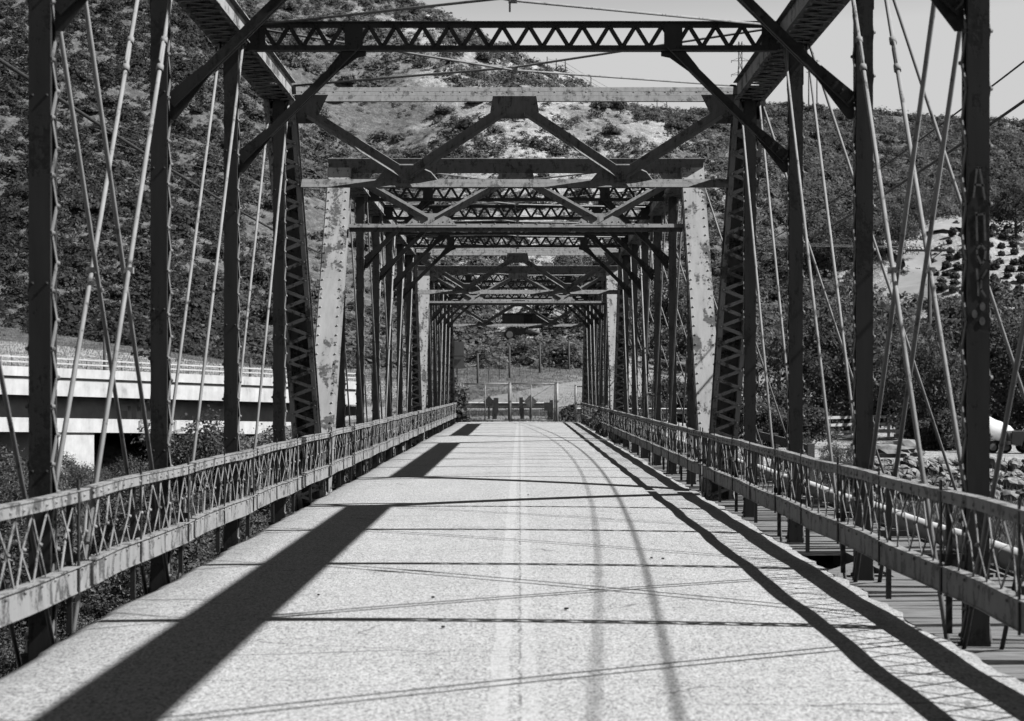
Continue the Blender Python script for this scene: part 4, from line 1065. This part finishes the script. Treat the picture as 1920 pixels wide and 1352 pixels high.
# ------------------------------------------------------------------ trees
T = [make_tree(1, 10, 9, LEAF, .22, 64, 120, .10), make_tree(2, 10, 8.5, LEAF, .20, 80, 110, .04), make_tree(3, 10, 8, LEAF2, .2, 64, 100, .06), make_tree(4, 10, 9, LEAF2, .15, 26, 36, .2)]
TREES = [ # px, Y, height, width scale, kind, label
 (1590, 134, 9.6, 1.0, 1, 'tall dense dark tree behind the white fence, fullest of the row'),
 (1530, 146, 8.6, .9, 0, 'dark tree left of the tallest tree behind the white fence'),
 (1655, 150, 9.2, 1.0, 2, 'grey green tree above the white fence beside the utility pole'),
 (1752, 112, 6.6, .8, 1, 'drooping dark tree reaching the ground above the riprap rocks'),
 (1880, 128, 9.5, 1.1, 0, 'large dark tree overhanging the white tarp and pickup'),
 (1828, 142, 7.8, .9, 1, 'dark tree behind the graffitied bridge post'),
 (1955, 122, 8.5, 1.0, 1, 'dark tree behind the pickup at the frame edge'),
 (1460, 152, 8.8, .9, 3, 'bare twiggy grey tree between the end post and tall dark trees'),
 (1420, 165, 7.0, .9, 3, 'smaller bare twiggy tree beside the pale end post'),
 (1340, 172, 7.6, .9, 0, 'dark tree seen just right of the pale right end post'),
 (1255, 180, 7.0, .8, 0, 'dark tree seen between the far posts on the right'),
 (1200, 190, 6.0, .8, 2, 'small grey tree behind the far right posts'),
 (1700, 165, 6.5, .9, 2, 'pale grey tree at the foot of the hillside road'),
 (1800, 170, 6.0, .9, 2, 'rounded grey tree below the orchard rows'),
 (1900, 165, 6.0, .9, 0, 'dark rounded tree at the orchard foot by the frame edge'),
 (1610, 185, 6.5, .9, 2, 'grey bushy tree left of the hillside road bend'),
 (1062, 205, 7.2, 1.0, 1, 'big dark round tree above the gate behind the shed'),
 (1130, 212, 6.5, .9, 1, 'dark tree to the right of the big round tree above the gate'),
 (1556, 262, 6.5, 1.0, 0, 'dark tree high on the slope left of the hillside road'),
 (1590, 270, 6.5, 1.0, 1, 'darkest tree high on the slope above the road bend'),
 (1690, 268, 7.0, .9, 0, 'dark tree beside the top of the hillside road'),
 (1725, 300, 6.0, .9, 1, 'round dark tree above the orchard, left of the top house'),
 (1905, 300, 9.0, 1.1, 1, 'large dark tree above the orchard at the frame edge'),
]
used = set()
for px, y, h, ws, kd, lb in TREES:
    h *= hy(y)/y; y = hy(y); x, y, z = gp(px, y)
    if kd in used: o = dup(T[kd])
    else: o = T[kd]; used.add(kd)
    o.location = (x, y, z-.1); s = h/10; o.scale = (s*ws*1.05, s*ws*1.05, s); o.rotation_euler = (0, 0, rnd.uniform(0, 6.28))
    o.name = 'bare_tree' if kd == 3 else 'tree'; tag(o, lb, 'tree')
# orchard rows on the pale hillside
orch = make_bush('orchard_tree', 21, 14, 60, .34, 2.3, 1.25, LEAF, 6)
first = True; cnt = 0
for row in range(9):
    for colm in range(12):
        px = 1765+colm*24-row*3+rnd.uniform(-4, 4); py = 428+row*15+colm*1.5+rnd.uniform(-3, 3)
        if px < 1745+max(0, (510-py))*.3 or px > 1990: continue
        x, y, z = onhill(px, py, 150)
        o = orch if first else dup(orch); first = False
        s = rnd.uniform(.30, .52); o.location = (x, y, z-.05); o.scale = (s, s, s*rnd.uniform(.8, 1.1)); o.rotation_euler = (0, 0, rnd.uniform(0, 6.28)); cnt += 1
        tag(o, 'small dark orchard tree in the rows on the pale hillside', 'orchard tree', 'orchard rows above the hillside road')

# understorey on the terrace in front of the trees
US = [(1425, 118, 1.0), (1512, 117, .95), (1560, 138, 1.2), (1470, 140, 1.2), (1400, 128, 1.1), (1610, 143, 1.2), (1765, 113, 1.1), (1770, 110, .9), (1750, 112, .9), (1785, 118, 1.2), (1350, 140, 1.2), (1300, 146, 1.1), (1640, 152, 1.4), (1700, 140, 1.4), (1840, 150, 1.5), (1250, 150, 1.0), (1215, 140, .8), (1900, 140, 1.3), (1180, 128, .8)]
tb = make_bush('terrace_shrub', 77, 34, 150, .12, 2.4, 1.8, LEAF, 14)
for k, (px, y, sc) in enumerate(US):
    o = tb if k == 0 else dup(tb); o.location = gp(px, y); o.scale = (sc*1.1, sc*1.1, sc); o.rotation_euler = (0, 0, rnd.uniform(0, 6.28))
    tag(o, 'dark leafy shrub on the flat ground among the trees right of the bridge', 'shrub', 'shrubs on the right terrace')

# shrubs in the riverbed and round the bridge ends
B = [make_bush('riverbed_shrub', 31, 34, 260, .05, 2.2, 1.5, BRUSH, 16), make_bush('riverbed_shrub', 32, 30, 260, .045, 1.7, 1.3, BRUSH, 16), make_bush('riverbed_shrub', 33, 40, 240, .055, 3.0, 1.5, BRUSH, 20)]
spots = []
for k in range(58): y = rnd.uniform(16, 96); spots.append((-4.9-rnd.random()*(.20*y), y, rnd.uniform(.55, 1.1)))
for px, y, s in ((330, 78, 1.45), (370, 74, 1.5), (415, 80, 1.3), (470, 84, 1.35), (505, 90, 1.3), (30, 70, 1.2), (70, 76, 1.1), (5, 64, 1.25), (230, 84, .8), (290, 88, .9), (130, 88, .7), (640, 100, 1.2), (690, 102, 1.2), (600, 98, 1.1)):
    spots.append(((px-PX0)/F*y, y, s))
for k in range(14): y = rnd.uniform(86, 97); spots.append((5+rnd.random()*9, y, rnd.uniform(.5, 1.0)))
for k, (x, y, s) in enumerate(spots):
    o = B[k] if k < 3 else dup(B[k % 3]); o.location = (x, y, tz(x, y)-.1); o.scale = (s*1.1, s*1.1, s); o.rotation_euler = (0, 0, rnd.uniform(0, 6.28))
    tag(o, 'leafy grey shrub growing in the riverbed beside the bridge', 'shrub', 'shrubs in the riverbed')
def one_bush(x, y, z, mesh_args, name, label, sc=1):
    o = make_bush(*mesh_args); o.name = name; o.location = (x, y, z); o.scale = (sc,)*3; return tag(o, label, 'bush')
one_bush(-3.5, 103.6, -.3, ('leafy_bush', 41, 30, 90, .13, 2.3, 1.0, BRUSH), 'leafy_bush', 'leafy bush spilling over the left gate post', 1.25)
one_bush(2.55, 108, -.1, ('leafy_bush', 42, 10, 40, .12, 1.1, .55, BRUSH), 'small_bush', 'small sparse bush right of the thick gate post')
one_bush(2.98, 76, -.1, ('dry_weed', 43, 16, 46, .07, 1.75, .7, LEAF2, 16), 'dry_weed', 'dry twiggy weed caught on the far right railing')
for px, y, s, lb in ((905, 168, 1.2, 'grey bush left of the scrap heap behind the gate'), (1000, 172, 1.5, 'broad grey bush below the white tank behind the gate'), (1050, 166, 1.7, 'largest grey bush right of the gate view'), (1095, 170, 1.6, 'grey bush behind the end of the right truss'), (985, 165, .8, 'small dark bush beside the scrap boards'), (876, 182, 1.0, 'grey bush on the bank behind the highway sign'), (862, 204, 1.3, 'grey bush higher up the bank left of the gate view')):
    x, y, z = gp(px, hy(y)); o = make_bush('slope_bush', int(px), 30, 90, .16, 2.2, 1.9, BUSHL); o.location = (x, y, z-.1); o.scale = (s*.8, s*.8, s*.55); tag(o, lb, 'bush')
